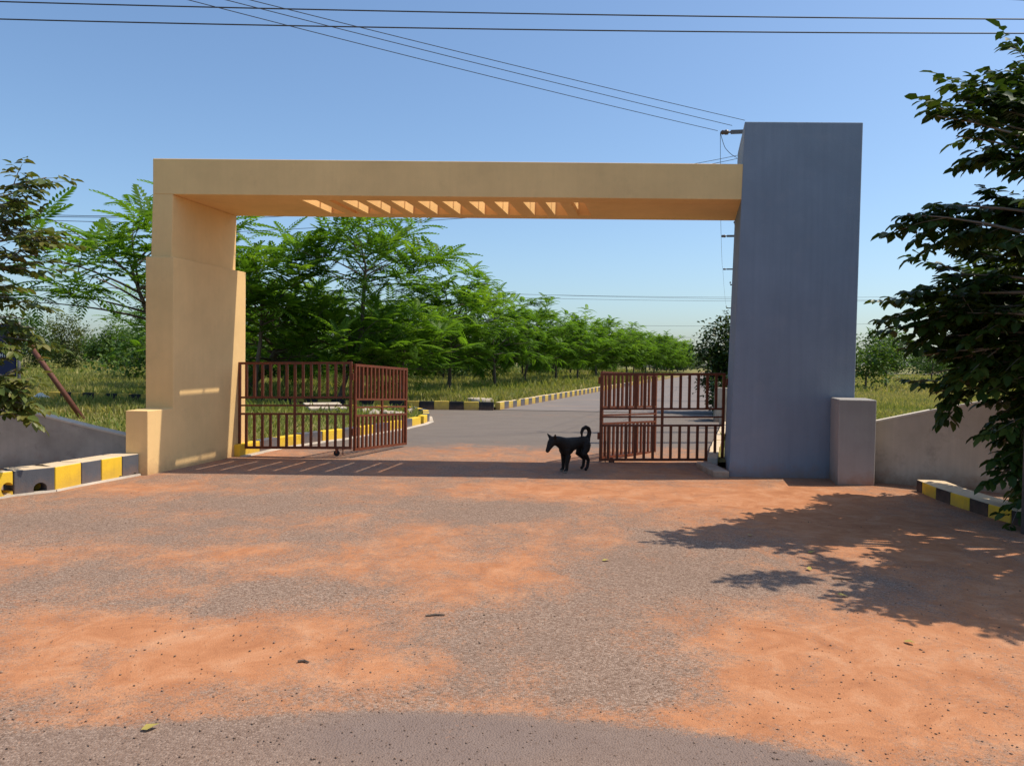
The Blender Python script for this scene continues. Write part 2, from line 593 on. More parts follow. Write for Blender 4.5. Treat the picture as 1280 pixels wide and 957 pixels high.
dust = 0.10 + 0.16 * fbm(X, Y, 5, 0.9, 1.4)
blobs = [  # px centre, px radii, strength
    (640, 715, 75, 26, .65), (430, 700, 110, 16, .45), (520, 668, 60, 14, .5), (100, 790, 140, 22, .5), (330, 805, 130, 38, .6),
    (130, 845, 170, 36, .5), (1020, 800, 120, 40, .7), (1150, 890, 190, 60, .7), (1200, 700, 150, 60, .6), (1000, 640, 90, 22, .5),
    (800, 618, 130, 13, .55), (660, 612, 90, 9, .4), (1010, 620, 110, 14, .5), (470, 640, 60, 10, .3), (240, 690, 180, 10, .35),
    (190, 640, 70, 5, .35), (60, 700, 110, 12, .3), (700, 660, 60, 16, .3), (560, 735, 60, 14, .35), (620, 560, 120, 9, .45),
    (820, 585, 60, 10, .5), (840, 560, 60, 8, .3), (330, 565, 60, 6, .4), (900, 745, 70, 14, .25), (180, 610, 60, 6, .5),
    (1280, 800, 120, 50, .5), (500, 840, 60, 20, .25), (60, 600, 80, 6, .3), (620, 890, 300, 5, .2), (880, 905, 120, 6, .35),
    (560, 640, 70, 12, -.3), (600, 690, 30, 10, -.35), (545, 790, 90, 26, -.4), (760, 840, 150, 50, -.5), (690, 770, 70, 26, -.3),
    (840, 725, 130, 24, -.45), (300, 630, 150, 10, -.4), (60, 650, 110, 12, -.4), (660, 640, 55, 14, -.45), (400, 740, 90, 12, -.25),
    (620, 540, 200, 10, -.3), (880, 680, 60, 14, -.3), (950, 730, 90, 12, -.3), (180, 720, 100, 10, -.25), (420, 870, 200, 14, -.25),
    (1080, 660, 90, 14, .3), (960, 860, 90, 40, .2), (330, 715, 80, 10, .3), (250, 760, 160, 12, -.25)]
for (cx, cy, rx, ry, st) in blobs:
    c = gnd(cx, cy)
    d = c.y
    wx = rx * d / F
    wy = max(ry * d * d / (F * EYE), 0.12)
    jx = 0.25 * wx * fbm(X, Y, int(cx + cy), 1.6, 1.6, 3)
    jy = 0.35 * wy * fbm(X, Y, int(cx + cy) + 7, 1.6, 1.6, 3)
    e = ((X + jx - c.x) / wx) ** 2 + ((Y + jy - c.y) / wy) ** 2
    dust += st * (.82 if st > 0 else 1.0) * np.exp(-e * 0.8)
# long faint wheel tracks curving out of the gate
for off, st in ((-2.4, -.14), (-0.9, -.16), (0.9, -.12), (2.1, -.12)):
    path = off + 0.04 * (Y - 11) ** 2 * (-0.6 if off < 0 else 0.5)
    dust += st * np.exp(-((X - path) / 0.22) ** 2) * (Y < 12)
# the main road in front: smoother, greyer tar with a worn edge
edge_px = [(-400, 925), (0, 912), (180, 900), (330, 893), (420, 886), (640, 890), (780, 900), (880, 914), (980, 934), (1080, 957), (1250, 1000), (1700, 1120)]
ep = [gnd(*p) for p in edge_px]
ey = np.interp(X, [p.x for p in ep], [p.y for p in ep]) + 0.03 * fbm(X, Y, 77, 6, 6, 3)
tarsm = np.clip((ey - Y) / 0.06, 0, 1)
patch = gnd(560, 925)
tarsm2 = tarsm * np.clip(1.25 - np.sqrt(((X - patch.x) / 0.75) ** 2 + ((Y - patch.y) / 0.28) ** 2) + 0.15 * fbm(X, Y, 21, 5, 5, 3), 0, 1)
road_right = tarsm * np.clip((X - 0.2) / 0.6, 0, 1)
dust = dust - 0.55 * tarsm
dust = dust - 0.5 * np.clip((Y - 12.9) / 2.0, 0, 1)
sm = np.clip(tarsm2 * 1.1 + road_right * 0.7 + 0.25 * tarsm, 0, 1)
Z = 0.004 + 0.012 * np.clip(fbm(X, Y, 31, 1.2, 1.2, 3), -1, 1) * (Y < 12) * np.clip((Y - 2) / 3, 0, 1) * 0.6 - 0.012 * tarsm * 0
Z = np.maximum(Z, 0.0) + 0.0
nx, ny = len(xs), len(ys)
idx = np.arange(nx * ny).reshape(ny, nx)
Q = np.stack([idx[:-1, :-1], idx[:-1, 1:], idx[1:, 1:], idx[1:, :-1]], -1).reshape(-1, 4)
me = np_mesh('forecourt', np.stack([X, Y, Z], -1).reshape(-1, 3), Q)
for nm, arr in (('dust', dust), ('smooth_tar', sm), ('film', 0.22 - 0.19 * np.clip((Y - 12.8) / 2.0, 0, 1)), ('avenue_grey', 0.9 * np.clip((Y - 12.4) / 1.8, 0, 1))):
    a = me.attributes.new(nm, 'FLOAT', 'POINT')
    a.data.foreach_set('value', arr.astype(np.float32).ravel())
me.polygons.foreach_set('use_smooth', [True] * len(me.polygons))
tag(link_mesh('road', me, M['road']), kind='structure')
# main road beyond the sheet, both ways
for nm, x0, x1 in (('main_road', -200, -10.0), ('main_road', 9.0, 200)):
    me = np_mesh(nm, [(x0, -5, 0.001), (x1, -5, 0.001), (x1, 3.4, 0.001), (x0, 3.4, 0.001)], [(0, 1, 2, 3)])
    tag(link_mesh(nm, me, M['asphalt']), kind='structure')

# avenue: kerb lines traced on the ground
LK = [gnd(300, 571), gnd(322, 566), gnd(350, 560), gnd(405, 552), gnd(432, 548.5), gnd(507, 535.5), gnd(530, 530)]
LKc = [gnd(530, 530), gnd(537, 527), gnd(535, 521), gnd(520, 517), gnd(480, 515), gnd(430, 514)]
CK = [gnd(60, 499), gnd(430, 510.5), gnd(500, 511.7), gnd(600, 512.7), gnd(617, 513)]
c0 = gnd(625, 512.6)
AK = [c0 + ROADDIR * t for t in (0, 15, 30, 60, 100, 130)]
RK = [gnd(884, 585), gnd(889, 566)]
RK += [RK[-1] + ROADDIR * t for t in (10, 25, 45, 70, 115)]


def sheet(name, pts, z, mat):
    mb = MB()
    mb.add([(p.x, p.y, z) for p in pts], [tuple(range(len(pts)))])
    o = mb.build(name, mat)
    return tag(o, kind='structure')


avr = [p.copy() for p in RK]
road_pts = [Vector((0.5, 24, 0)), Vector((avr[2].x, 24, 0))] + [p for p in avr[3:]] + [p for p in reversed(AK[1:])]
start = RK[1] + ROADDIR * 11.0
road_pts = [AK[0] + Vector((0.0, 0.0, 0)), start] + avr[3:] + list(reversed(AK[1:]))
sheet('avenue', road_pts, 0.016, M['asphalt'])
far_end = [AK[-1], RK[-1], RK[-1] + Vector((60, 8, 0)), AK[-1] + Vector((60, 12, 0))]
sheet('far_road', far_end, 0.012, M['asphalt'])
# verges: raised earth behind the kerbs
vl = [LK[0] + Vector((-0.1, 0.3, 0))] + [p + Vector((-0.08, 0.02, 0)) for p in LK[1:]] + [p + Vector((-0.06, -0.03, 0)) for p in LKc[1:]]
vl += [gnd(300, 511), gnd(60, 508), Vector((-60, 30, 0)), Vector((-60, 11.2, 0)), Vector((-5.6, 11.2, 0)), Vector((-5.2, 12.3, 0))]
sheet('verge', vl, 0.10, M['soil'])
vf = [AK[-1], AK[0] + Vector((-0.1, 0.12, 0))] + [p + Vector((0, 0.12, 0)) for p in reversed(CK)] + [Vector((-90, 42, 0)), Vector((-90, 170, 0)), Vector((0, 170, 0))]
sheet('field', vf, 0.09, M['soil'])
vr = [RK[0] + Vector((0.12, 0, 0))] + [p + Vector((0.12, 0, 0)) for p in RK[1:]] + [Vector((120, 130, 0)), Vector((120, 10.9, 0)), Vector((4.5, 12.2, 0))]
sheet('field_right', vr, 0.09, M['soil']).name = 'field'

# ------------------------------------------------------------------ gateway
GY = 10.85
SK = 0.20
gate_thing = thing('gateway', 'cream painted flat arch on one stepped post with a taller slate grey tower', 'gateway', (-0.8, GY, 0))


def ext(poly_px, Y, depth, sk=SK, bottom=None):
    """front outline traced at distance Y, carried back along the drive"""
    a = [aty(x, y, Y) for x, y in poly_px]
    if bottom is not None:      # run the two lowest corners down to `bottom`
        for i, j in bottom:
            p, q = a[i], a[j]
            t = (-0.08 - q.z) / (p.z - q.z)
            a[i] = q + (p - q) * t
    e = Vector((sk * depth, depth, 0))
    return a, [p + e for p in a]


# grey tower
a, b_ = ext([(931, 152), (1079, 153), (1065, 601), (911, 598)], GY - .008, 1.6, 0.23, bottom=[(2, 1), (3, 0)])
MB().hexa(a, b_).build('grey_tower', M['grey'], gate_thing, bevel=0.012)
tower_a, tower_b = a, b_
# low grey pier in front of the tower
a, b_ = ext([(1049, 499), (1096, 500), (1093, 608), (1047, 607)], 10.2, 0.62, 0.23, bottom=[(2, 1), (3, 0)])
MB().hexa(a, b_).build('low_pier', M['pier'], gate_thing, bevel=0.012)

# beam
zt = (aty(191, 198, GY).z + aty(930, 205, GY).z) / 2
TL, TR, BR, BL = aty(191, 198, GY), aty(931, 205, GY), aty(925, 249.5, GY), aty(191, 242.6, GY)
TR = TR + (TR - TL) * 0.004
BR = BR + (BR - BL) * 0.012
DEPTH = 1.6


def sk(p, d):
    return p + Vector((SK * d, d, 0))


def lerp(p, q, t):
    return p + (q - p) * t


beam = MB()
beam.hexa([BL, BR, TR, TL], [sk(p, 0.32) for p in (BL, BR, TR, TL)])
beam_o = beam.build('beam', M['cream'], gate_thing, bevel=0.008)
mb = MB()
mb.hexa([sk(p, 1.32) for p in (BL, BR, TR, TL)], [sk(p, DEPTH) for p in (BL, BR, TR, TL)])
mb.build('rear_beam', M['cream'], beam_o)
TH = 0.30
slot_px = [378, 410, 428, 458, 489, 522, 553, 586, 618, 654, 682, 713]
W = abs(BR.x - BL.x)


def along(xw, dz=0.0):
    t = (xw - BL.x) / (BR.x - BL.x)
    p = lerp(BL, BR, t)
    return Vector((p.x, p.y, p.z + dz))


edges = []
for i, px in enumerate(slot_px):
    xl = aty(px, 250, GY + 0.32).x - SK * 0.32
    w = 0.205 if i != 1 else 0.1
    edges.append((xl, xl + w))
solid = [(BL.x, edges[0][0])]
for i in range(len(edges) - 1):
    solid.append((edges[i][1], edges[i + 1][0]))
solid.append((edges[-1][1], BR.x))
for i, (x0, x1) in enumerate(solid):
    if x1 - x0 < 0.02:
        continue
    lo = [along(x0), along(x1), along(x1, TH), along(x0, TH)]
    nm = 'soffit_slab' if i in (0, len(solid) - 1) else 'slat'
    if nm == 'soffit_slab':
        lo[2], lo[3] = along(x1, 0.44), along(x0, 0.44)
    MB().hexa([sk(p, 0.321) for p in lo], [sk(p, 1.319) for p in lo]).build(nm, M['cream'], beam_o)

# left post: slim shaft above, wider stepped shaft and a plinth below
a, b_ = ext([(191, 242.6), (216, 243), (214.3, 330), (188.5, 330)], GY, DEPTH)
MB().hexa(a, b_).build('upper_post', M['cream'], gate_thing, bevel=0.006)
IX0, IY0 = gnd(184.5, 594).x, gnd(184.5, 594).y
ISK = 0.205


def inner(y):
    return IX0 + ISK * (y - IY0)


yf, ys_, yb = IY0, GY - 0.07, GY + DEPTH + 0.16
zs, zu = 0.86, aty(200, 321, ys_).z
prof = [(yf, -0.08), (yf, zs), (ys_, zs), (ys_, zu), (yb, zu), (yb, -0.08)]
xo = aty(182, 400, ys_).x
vi = [Vector((inner(y), y, z)) for y, z in prof]
vo = [Vector((xo if y > yf + .01 else aty(157, 560, yf).x, y, z)) for y, z in prof]
mb = MB()
n = len(prof)
mb.add(vi + vo, [tuple(range(n)), tuple(range(2 * n - 1, n - 1, -1))] + [(i, (i + 1) % n, (i + 1) % n + n, i + n) for i in range(n)])
mb.build('stepped_post', M['cream'], gate_thing, bevel=0.008)

# ------------------------------------------------------------------ flank walls
def wall(name, base, tops, thick, matw, label):
    """base: ground points along the face; tops: heights"""
    t = thing(name, label, 'wall', base[0])
    body, cop = MB(), MB()
    for i in range(len(base) - 1):
        p, q = base[i], base[i + 1]
        d = (q - p).normalized()
        nn = Vector((-d.y, d.x, 0))
        if nn.y < 0:
            nn = -nn
        zz = Vector((0, 0, 1))
        A = [p - zz * 0.1, q - zz * 0.1, q + zz * tops[i + 1], p + zz * tops[i]]
        body.hexa(A, [v + nn * thick for v in A])
        C = [p + zz * tops[i] - nn * 0.006, q + zz * tops[i + 1] - nn * 0.006, q + zz * (tops[i + 1] + 0.025) - nn * 0.006, p + zz * (tops[i] + 0.025) - nn * 0.006]
        cop.hexa(C, [v + nn * (thick + 0.012) for v in C])
    body.build('wall_face', matw, t)
    cop.build('coping', M['coping'], t)
    return t


pr = [gnd(1088, 603), gnd(1160, 608), gnd(1236, 615), gnd(1262, 618), Vector((8.6, 9.0, 0))]
wall('flank_wall', pr, [zat(pr[0], 529), zat(pr[1], 514.5), zat(pr[2], 501), zat(pr[3], 506), 0.95], 0.2, M['cement'], 'cement rendered flank wall beside the grey tower, rising away from it')
pl = [Vector((-5.06, 10.75, 0)), Vector((-5.75, 10.35, 0)), Vector((-6.35, 9.75, 0)), Vector((-8.0, 9.3, 0))]
pl = [aty(158, 560, 10.78), aty(110, 560, 10.75), aty(20, 560, 10.68), aty(-60, 560, 10.62), aty(-260, 560, 10.5)]
pl = [Vector((p.x, p.y, 0)) for p in pl]
wall('flank_wall', pl, [zat(pl[0], 546), zat(pl[1], 535), zat(pl[2], 512), zat(pl[3], 505), zat(pl[4], 500)], 0.2, M['cement_left'], 'dark grey cement flank wall beside the cream post, rising away from it')


# ------------------------------------------------------------------ kerbs
def block(parent, p, q, h, depth, side, mats, name='kerb_block', inset=0.0, holes=()):
    """one painted kerb block: front bottom edge p->q; mats = (front, top)"""
    d = (q - p).normalized()
    nn = Vector((-d.y, d.x, 0)) * side
    zz = Vector((0, 0, 1))
    o_ = nn * inset
    e = d * 0.004
    A = [p + e - zz * 0.05 + o_, q - e - zz * 0.05 + o_, q - e + zz * h + o_, p + e + zz * h + o_]
    B = [v + nn * depth for v in A]
    mb = MB()
    mb.hexa(A, B)
    me = mb.mesh(name, p, bevel=0.012)
    if holes:
        ob = bpy.data.objects.new('tmp', me)
        COL.objects.link(ob)
        cut = MB()
        for (c, r) in holes:
            cut.tube([c - nn * 0.3, c + nn * (depth * 0.8)], r, 20)
        cm = cut.mesh('cut', p)
        co = bpy.data.objects.new('tmpc', cm)
        COL.objects.link(co)
        md = ob.modifiers.new('b', 'BOOLEAN')
        md.operation = 'DIFFERENCE'
        md.object = co
        md.solver = 'EXACT'
        dg = bpy.context.evaluated_depsgraph_get()
        me2 = bpy.data.meshes.new_from_object(ob.evaluated_get(dg))
        bpy.data.objects.remove(ob)
        bpy.data.objects.remove(co)
        me = me2
        me.name = name
        me.materials.clear()
    me.materials.append(mats[0])
    me.materials.append(mats[1])
    for pg in me.polygons:
        pg.material_index = 1 if (pg.normal.z > 0.8) else 0
    o = link_mesh(name, me, None, parent)
    o.location = p - top_of(parent)
    return o


# left parapet kerb with drain holes
kx = [(-150, 647), (-60, 634), (17, 620.5), (69, 614.5), (102, 607.5), (127, 602.7), (153, 597.8), (174, 594)]
kp = [gnd(*p) for p in kx]
t = thing('painted_kerb', 'low kerb in yellow and slate blocks with round drain holes, below the dark flank wall', 'kerb', kp[-1])
cols = ['slate', 'yellow', 'slate', 'yellow', 'slate', 'yellow', 'slate']
hole_px = {1: [(9, 611, 0.075)], 2: [(50, 610.5, 0.072)], 5: [(150.5, 597.5, 0.035)], 6: [(168.5, 593.3, 0.03)]}
for i in range(len(kp) - 1):
    hs = []
    for (hx, hy, r) in hole_px.get(i, []):
        fr = (hx - kx[i][0]) / (kx[i + 1][0] - kx[i][0])
        c = lerp(kp[i], kp[i + 1], min(max(fr, .06), .94))
        c = Vector((c.x, c.y, zat(c, hy)))
        hs.append((c, r))
    block(t, kp[i], kp[i + 1], 0.29, 0.33, 1, (M[cols[i]], M['kerb_top']), holes=hs)
mb = MB()
for i in range(len(kp) - 1):
    p, q = kp[i], kp[i + 1]
    d = (q - p).normalized()
    nn = Vector((-d.y, d.x, 0))
    A = [p - nn * 0.04 + Vector((0, 0, -.02)), q - nn * 0.04 + Vector((0, 0, -.02)), q - nn * 0.02 + Vector((0, 0, 0.026)), p - nn * 0.02 + Vector((0, 0, 0.026))]
    mb.hexa(A, [v + nn * 0.06 for v in A])
mb.build('mortar_strip', M['mortar'], t)

# right kerb
rx = [(1145, 613.5), (1152, 616.5), (1169, 624), (1187, 630.5), (1211, 638.5), (1234, 646.5), (1263, 655), (1290, 663), (1330, 676), (1380, 694)]
rp = [gnd(*p) for p in rx]
t = thing('painted_kerb', 'low kerb in amber and black blocks in the tree shade, below the pale flank wall', 'kerb', rp[0])
cols = ['black', 'yellow', 'black', 'yellow', 'black', 'yellow', 'black', 'yellow', 'black']
for i in range(len(rp) - 1):
    block(t, rp[i], rp[i + 1], 0.15 if i else 0.15, 0.33, 1, (M[cols[i]], M['kerb_top']))


def resample(pts, step):
    out = [pts[0].copy()]
    i, cur = 0, pts[0].copy()
    rest = step
    while i < len(pts) - 1:
        d = (pts[i + 1] - cur).length
        if d >= rest:
            cur = cur + (pts[i + 1] - cur).normalized() * rest
            out.append(cur.copy())
            rest = step
        else:
            rest -= d
            i += 1
            cur = pts[i].copy()
    return out


def kerb(label, pts, step, h, depth, side, mats, limit, top='kerb_top', rnd=random.Random(4)):
    t = thing('painted_kerb', label, 'kerb', pts[0])
    rs_ = resample(pts, step)
    far = MB()
    for i in range(len(rs_) - 1):
        p, q = rs_[i], rs_[i + 1]
        if p.y < limit:
            o = block(t, p, q, h + rnd.uniform(-.008, .008), depth, side, (M[mats[i % len(mats)]], M[top] if top else M[mats[i % len(mats)]]), inset=rnd.uniform(-.006, .006))
        else:
            d = (q - p).normalized()
            nn = Vector((-d.y, d.x, 0)) * side
            A = [p, q, q + Vector((0, 0, h)), p + Vector((0, 0, h))]
            far.hexa(A, [v + nn * depth for v in A], i % 2)
    if far.v:
        o = far.build('far_blocks', [M[mats[0]], M[mats[1]]], t)
        o['kind'] = 'stuff'
    return t


kerb('yellow and slate kerb of the near verge, behind the open brown gate leaf', LK, 0.62, 0.2, 0.16, 1, ['yellow', 'slate'], 99, None)
kerb('rounded end of the near verge kerb where the side road turns off', LKc, 0.46, 0.2, 0.16, 1, ['yellow', 'slate'], 99, None)
kerb('yellow and black kerb along the far side of the side road', list(reversed(CK)), 0.47, 0.27, 0.16, -1, ['black', 'yellow_old'], 99, None)
kerb('yellow and slate kerb running up the avenue under the row of trees', AK, 0.47, 0.25, 0.16, 1, ['yellow_old', 'slate'], 52)
kerb('pale yellow kerb running up the avenue on the pole side', RK, 0.55, 0.17, 0.15, -1, ['mortar', 'yellow_old'], 45)
# mortar spill at the verge corner
mb = MB()
for pts in (LK, LKc[:3]):
    for i in range(len(pts) - 1):
        p, q = pts[i], pts[i + 1]
        d = (q - p).normalized()
        nn = Vector((d.y, -d.x, 0))
        A = [p + Vector((0, 0, .0)), q + Vector((0, 0, .0)), q + Vector((0, 0, .022)), p + Vector((0, 0, .022))]
        B = [p + nn * 0.1, q + nn * 0.12, q + nn * 0.1 + Vector((0, 0, .018)), p + nn * 0.09 + Vector((0, 0, .018))]
        mb.hexa(A, B)
tag(mb.build('mortar_strip', M['mortar']), 'pale cement strip spread along the foot of the near verge kerb', 'mortar strip')

# ------------------------------------------------------------------ folding gates
def leaf(parent, P, Q, zt_, zb_, wheel=None):
    """one gate leaf between plan points P and Q"""
    d = (Q - P)
    L = d.length
    d.normalize()
    nn = Vector((-d.y, d.x, 0))
    H = zt_ - zb_

    def at(s, z):
        return Vector((P.x, P.y, 0)) + d * s + Vector((0, 0, z))
    w = 0.042
    for s in (w / 2, L - w / 2):
        MB().bar(at(s, zb_ - .02), at(s, zt_ + .02), w, 0.042, nn).build('stile', M['gate'], parent, bevel=0.003)
    for k, (fr, th) in enumerate(((0.0, .04), (0.405, .032), (0.5, .026), (0.6, .032), (1.0, .04))):
        z = zt_ - fr * H
        MB().bar(at(w, z), at(L - w, z), 0.036, th, (0, 0, 1)).build('rail', M['gate'], parent)
    nb = 13
    base_me = {}
    for k in range(nb):
        s = L * (k + 1) / (nb + 1)
        mid = (k == nb // 2)
        for z0, z1, key in ((zt_ - .405 * H + .016, zt_ - .02, 'u'), (zb_ + .02, zt_ - .6 * H - .016, 'l')):
            c = at(s, (z0 + z1) / 2)
            if key not in base_me:
                m_ = MB()
                m_.bar(Vector((0, 0, -(z1 - z0) / 2)), Vector((0, 0, (z1 - z0) / 2)), 0.03, 0.04, d)
                base_me[key] = m_.mesh('bar', (0, 0, 0))
                base_me[key].materials.append(M['gate'])
            o = bpy.data.objects.new('bar', base_me[key])
            COL.objects.link(o)
            o.parent = parent
            o.location = c - top_of(parent)
        if mid:
            for fa, fb in ((.405, .5), (.5, .6)):
                MB().bar(at(s, zt_ - fb * H + .014), at(s, zt_ - fa * H - .014), 0.03, 0.04, d).build('bar', M['gate'], parent)
    if wheel is not None:
        c = at(L * wheel, 0.05)
        mb = MB()
        mb.bar(at(L * wheel, 0.05) + nn * 0.022, at(L * wheel, zb_) + nn * 0.022, 0.006, 0.03, d)
        mb.bar(at(L * wheel, 0.05) - nn * 0.022, at(L * wheel, zb_) - nn * 0.022, 0.006, 0.03, d)
        mb.bar(at(L * wheel, zb_ - .03), at(L * wheel, zb_ - .012), 0.05, 0.05, d)
        br = mb.build('wheel_bracket', M['gate'], parent)
        mb = MB()
        mb.tube([c - nn * 0.018, c - nn * 0.012, c + nn * 0.012, c + nn * 0.018], [0.04, 0.048, 0.048, 0.04], 14)
        mb.build('wheel', M['rubber'], parent, smooth=False)
        mb = MB()
        mb.tube([at(L * wheel + .1, 0.02), at(L * wheel + .1, zb_ + .3)], 0.008, 6)
        mb.build('drop_bolt', M['gate'], parent)


def hinge(parent, p, r=0.022, h=0.11):
    MB().tube([p - Vector((0, 0, h / 2)), p + Vector((0, 0, h / 2))], r, 8).build('hinge', M['gate'], parent)


GD = 12.3
la, lb = aty(298, 500, 12.42), aty(440, 500, GD)
lc = aty(508, 500, 14.05)
zt_ = (aty(298, 453.5, 12.42).z + aty(440, 456.5, GD).z) / 2
zb_ = (aty(298, 557.5, 12.42).z + aty(440, 563.5, GD).z) / 2
g = thing('folding_gate', 'brown barred folding gate hung on the cream post, outer leaf swung inwards', 'gate', (la.x, la.y, 0), 'brown folding gates')
leaf(g, la, lb, zt_, zb_, 0.87)
d_ = (lc - lb).normalized()
leaf(g, lb + d_ * 0.035 + Vector((0.02, 0, 0)), lc, zt_, zb_)
for z in (0.42, 1.3):
    hinge(g, Vector((lb.x + .012, lb.y - .012, z)))
    hinge(g, Vector((la.x - .03, la.y, z)))
ra, rb = aty(906, 500, GD), aty(750, 500, GD - .05)
rc = aty(820, 500, 13.75)
zt2 = (aty(906, 468, GD).z + aty(750, 465, GD).z) / 2
zb2 = (aty(906, 575, GD).z + aty(750, 571, GD).z) / 2
g = thing('folding_gate', 'brown barred folding gate hung on the grey tower, outer leaf doubled back behind', 'gate', (ra.x, ra.y, 0), 'brown folding gates')
leaf(g, ra, rb, zt2, zb2, 0.9)
d_ = (rc - rb).normalized()
leaf(g, rb + d_ * 0.04 + Vector((-.0, 0, 0)), rc, zt2, zb2)
for z in (0.42, 1.3):
    hinge(g, Vector((rb.x - .012, rb.y - .005, z)))
    hinge(g, Vector((ra.x + .03, ra.y, z)))

# ------------------------------------------------------------------ electric poles and wires
def pole(loc, H, arms, label, group='electric poles along the avenue', insul_side=-1, armdir=(-1, 0.18, 0)):
    t = thing('electric_pole', label, 'pole', loc, group)
    L = Vector(loc)
    MB().tube([L + Vector((0, 0, -.1)), L + Vector((0, 0, H * .5)), L + Vector((0, 0, H))], [0.13, 0.105, 0.085], 10).build('shaft', M['concrete'], t, smooth=True)
    ad = Vector(armdir).normalized()
    ends = []
    for (z, half, kind) in arms:
        c = L + Vector((0, -0.1, z))
        arm = MB().bar(c - ad * half * .9, c + ad * half, 0.05, 0.085).build('crossarm', M['steel'], t)
        tips = [c + ad * half, c - ad * half * .85, c + ad * (half * .25)]
        for k, e in enumerate(tips):
            if kind == 'pin':
                ii = MB()
                ii.tube([e + Vector((0, 0, .04)), e + Vector((0, 0, .1)), e + Vector((0, 0, .12)), e + Vector((0, 0, .17)), e + Vector((0, 0, .2))], [.012, .014, .05, .04, .02], 10)
                ii.build('insulator', M['insul'], arm, smooth=True)
                ends.append(e + Vector((0, 0, .2)))
            else:
                q = e - ad * 0.01
                ii = MB()
                ii.tube([q, q + ad * .05, q + ad * .07, q + ad * .13, q + ad * .15, q + ad * .2, q + ad * .24], [.022, .022, .055, .06, .045, .055, .018], 10)
                ii.build('insulator', M['insul'], arm, smooth=True)
                ends.append(q + ad * .24)
    return t, ends


P1 = aty(941, 560, 17.9)
P1 = (P1.x, P1.y, 0.0)
z1 = aty(920, 165, 17.9).z
t1, e1 = pole(P1, z1 + .06, [(z1, .68, 'disc'), (z1 - .62, .38, 'pin')], 'concrete electric pole whose arms show past the top of the grey tower')
P2 = aty(926, 520, 32.3)
z2 = aty(912, 295, 32.3).z
t2, e2 = pole((P2.x, P2.y, 0), z2 + .45, [(z2, .75, 'disc'), (z2 + .42, .45, 'pin')], 'concrete electric pole behind the grey tower, arms below the beam end')
P3 = aty(921, 500, 50)
z3 = aty(912, 350, 50).z
t3, e3 = pole((P3.x, P3.y, 0), z3 + .9, [(z3 + .7, .85, 'disc'), (z3 - .3, .6, 'pin')], 'third and farthest concrete pole carrying a small transformer switch')
P5 = aty(935, 560, 15.6)
t5, e5 = pole((P5.x, P5.y, 0), 5.9, [(5.4, .3, 'pin')], 'shorter concrete pole hidden just behind the grey tower')
P4 = aty(917, 480, 68)
z4 = aty(912, 385, 68).z
t4, e4 = pole((P4.x, P4.y, 0), z4 + .2, [(z4, .8, 'pin')], 'distant concrete pole over the dark shrub, arm near the wires')


def wire(pts, r, label, group, sag=0.0, n=24, cat='wire'):
    mb = MB()
    out = []
    for i in range(len(pts) - 1):
        p, q = Vector(pts[i]), Vector(pts[i + 1])
        for k in range(n + (1 if i == len(pts) - 2 else 0)):
            t = k / n
            v = lerp(p, q, t)
            v.z -= sag * 4 * t * (1 - t)
            out.append(v)
    mb.tube(out, r, 5)
    return tag(mb.build('wire', M['wire'], loc=out[0]), label, cat, group)


# two stout lines crossing the whole sky
for ya, ym, yb_ in ((2, 17, 24), (24, 37, 41.5)):
    Yd = 12.0
    a, m_, b_ = aty(-60, ya - 1.5, Yd), aty(640, ym, Yd), aty(1340, yb_ + .5, Yd)
    d1 = lerp(a, b_, .5)
    sg = d1.z - m_.z
    aa, bb = a + (a - b_) * .35, b_ + (b_ - a) * .35
    wire([a - Vector((8, 0, -.05)), a, b_, b_ + Vector((8, 0, .05))], 0.0105, 'stout dark cable crossing the open sky above the arch', 'cables across the sky', sg)
a = aty(1235, -2, 12.0)
wire([a, aty(1400, 6, 12.0)], 0.009, 'short length of cable at the very top of the sky over the tree', None)
# three thin lines from the pole head to the far side of the road
for (px, py), e, bx in (((235, 0), (897, 163.5), 0), ((282, 0), (915, 157), 1), ((312, 0), (931, 150.5), 2)):
    p = aty(px, py, 11.6)
    q = aty(e[0], e[1], 17.75 + 0.02 * bx)
    o = p + (p - q) * 0.8
    o.z = p.z + .35
    mid = aty((px + e[0]) / 2, {0: 101, 1: 94, 2: 86}[bx], 0.5 * (11.6 + 17.8))
    sg = max(0.02, lerp(p, q, .5).z - mid.z)
    wire([q, p, o], 0.0065, 'thin pale wire running down to the pole head by the grey tower', 'service wires to the pole head', sg)
# pole-to-pole lines
for i in range(3):
    wire([e1[i], e2[i], e3[i], e4[min(i, len(e4) - 1)]], 0.006, 'thin wire slung from pole to pole beside the avenue', 'wires along the avenue', 0.35)
wire([e1[0], e1[0] + Vector((.12, 0, -.35)), aty(921, 197, 17.75)], 0.007, 'loose jumper wire hanging from the pole head', None, 0.03, 6)
for ya, yb_ in ((200, 194), (206, 198)):
    wire([aty(700, ya + 24, 17.0), aty(923, yb_, 17.7)], 0.006, 'thin wire rising from behind the arch to the lower bracket', 'wires to the lower bracket', 0.08)
# distant lines
far = [((-20, 266), (250, 270), 26), ((-20, 268.5), (250, 271), 26.2), ((-20, 272), (250, 278.5), 26.5), ((-20, 287), (250, 295), 27),
       ((280, 272), (380, 268), 30), ((280, 290.5), (640, 268), 30.5),
       ((430, 361), (1140, 371), 90), ((430, 365), (1140, 376), 90), ((430, 359), (1140, 375), 92),
       ((700, 405), (1110, 404), 130), ((700, 417), (1110, 422), 135), ((760, 428), (1110, 416), 140)]
for (a, b_, Yd) in far:
    A, B = aty(a[0], a[1], Yd), aty(b_[0], b_[1], Yd)
    if Yd < 40:
        wire([A, B], 0.011, 'fine distant wire crossing behind the cream arch and trees', 'distant wires behind the arch', 0.05)
    else:
        wire([A, B], 0.017 if Yd < 100 else 0.022, 'fine far-off power line low over the avenue', 'far-off power lines', 0.4)

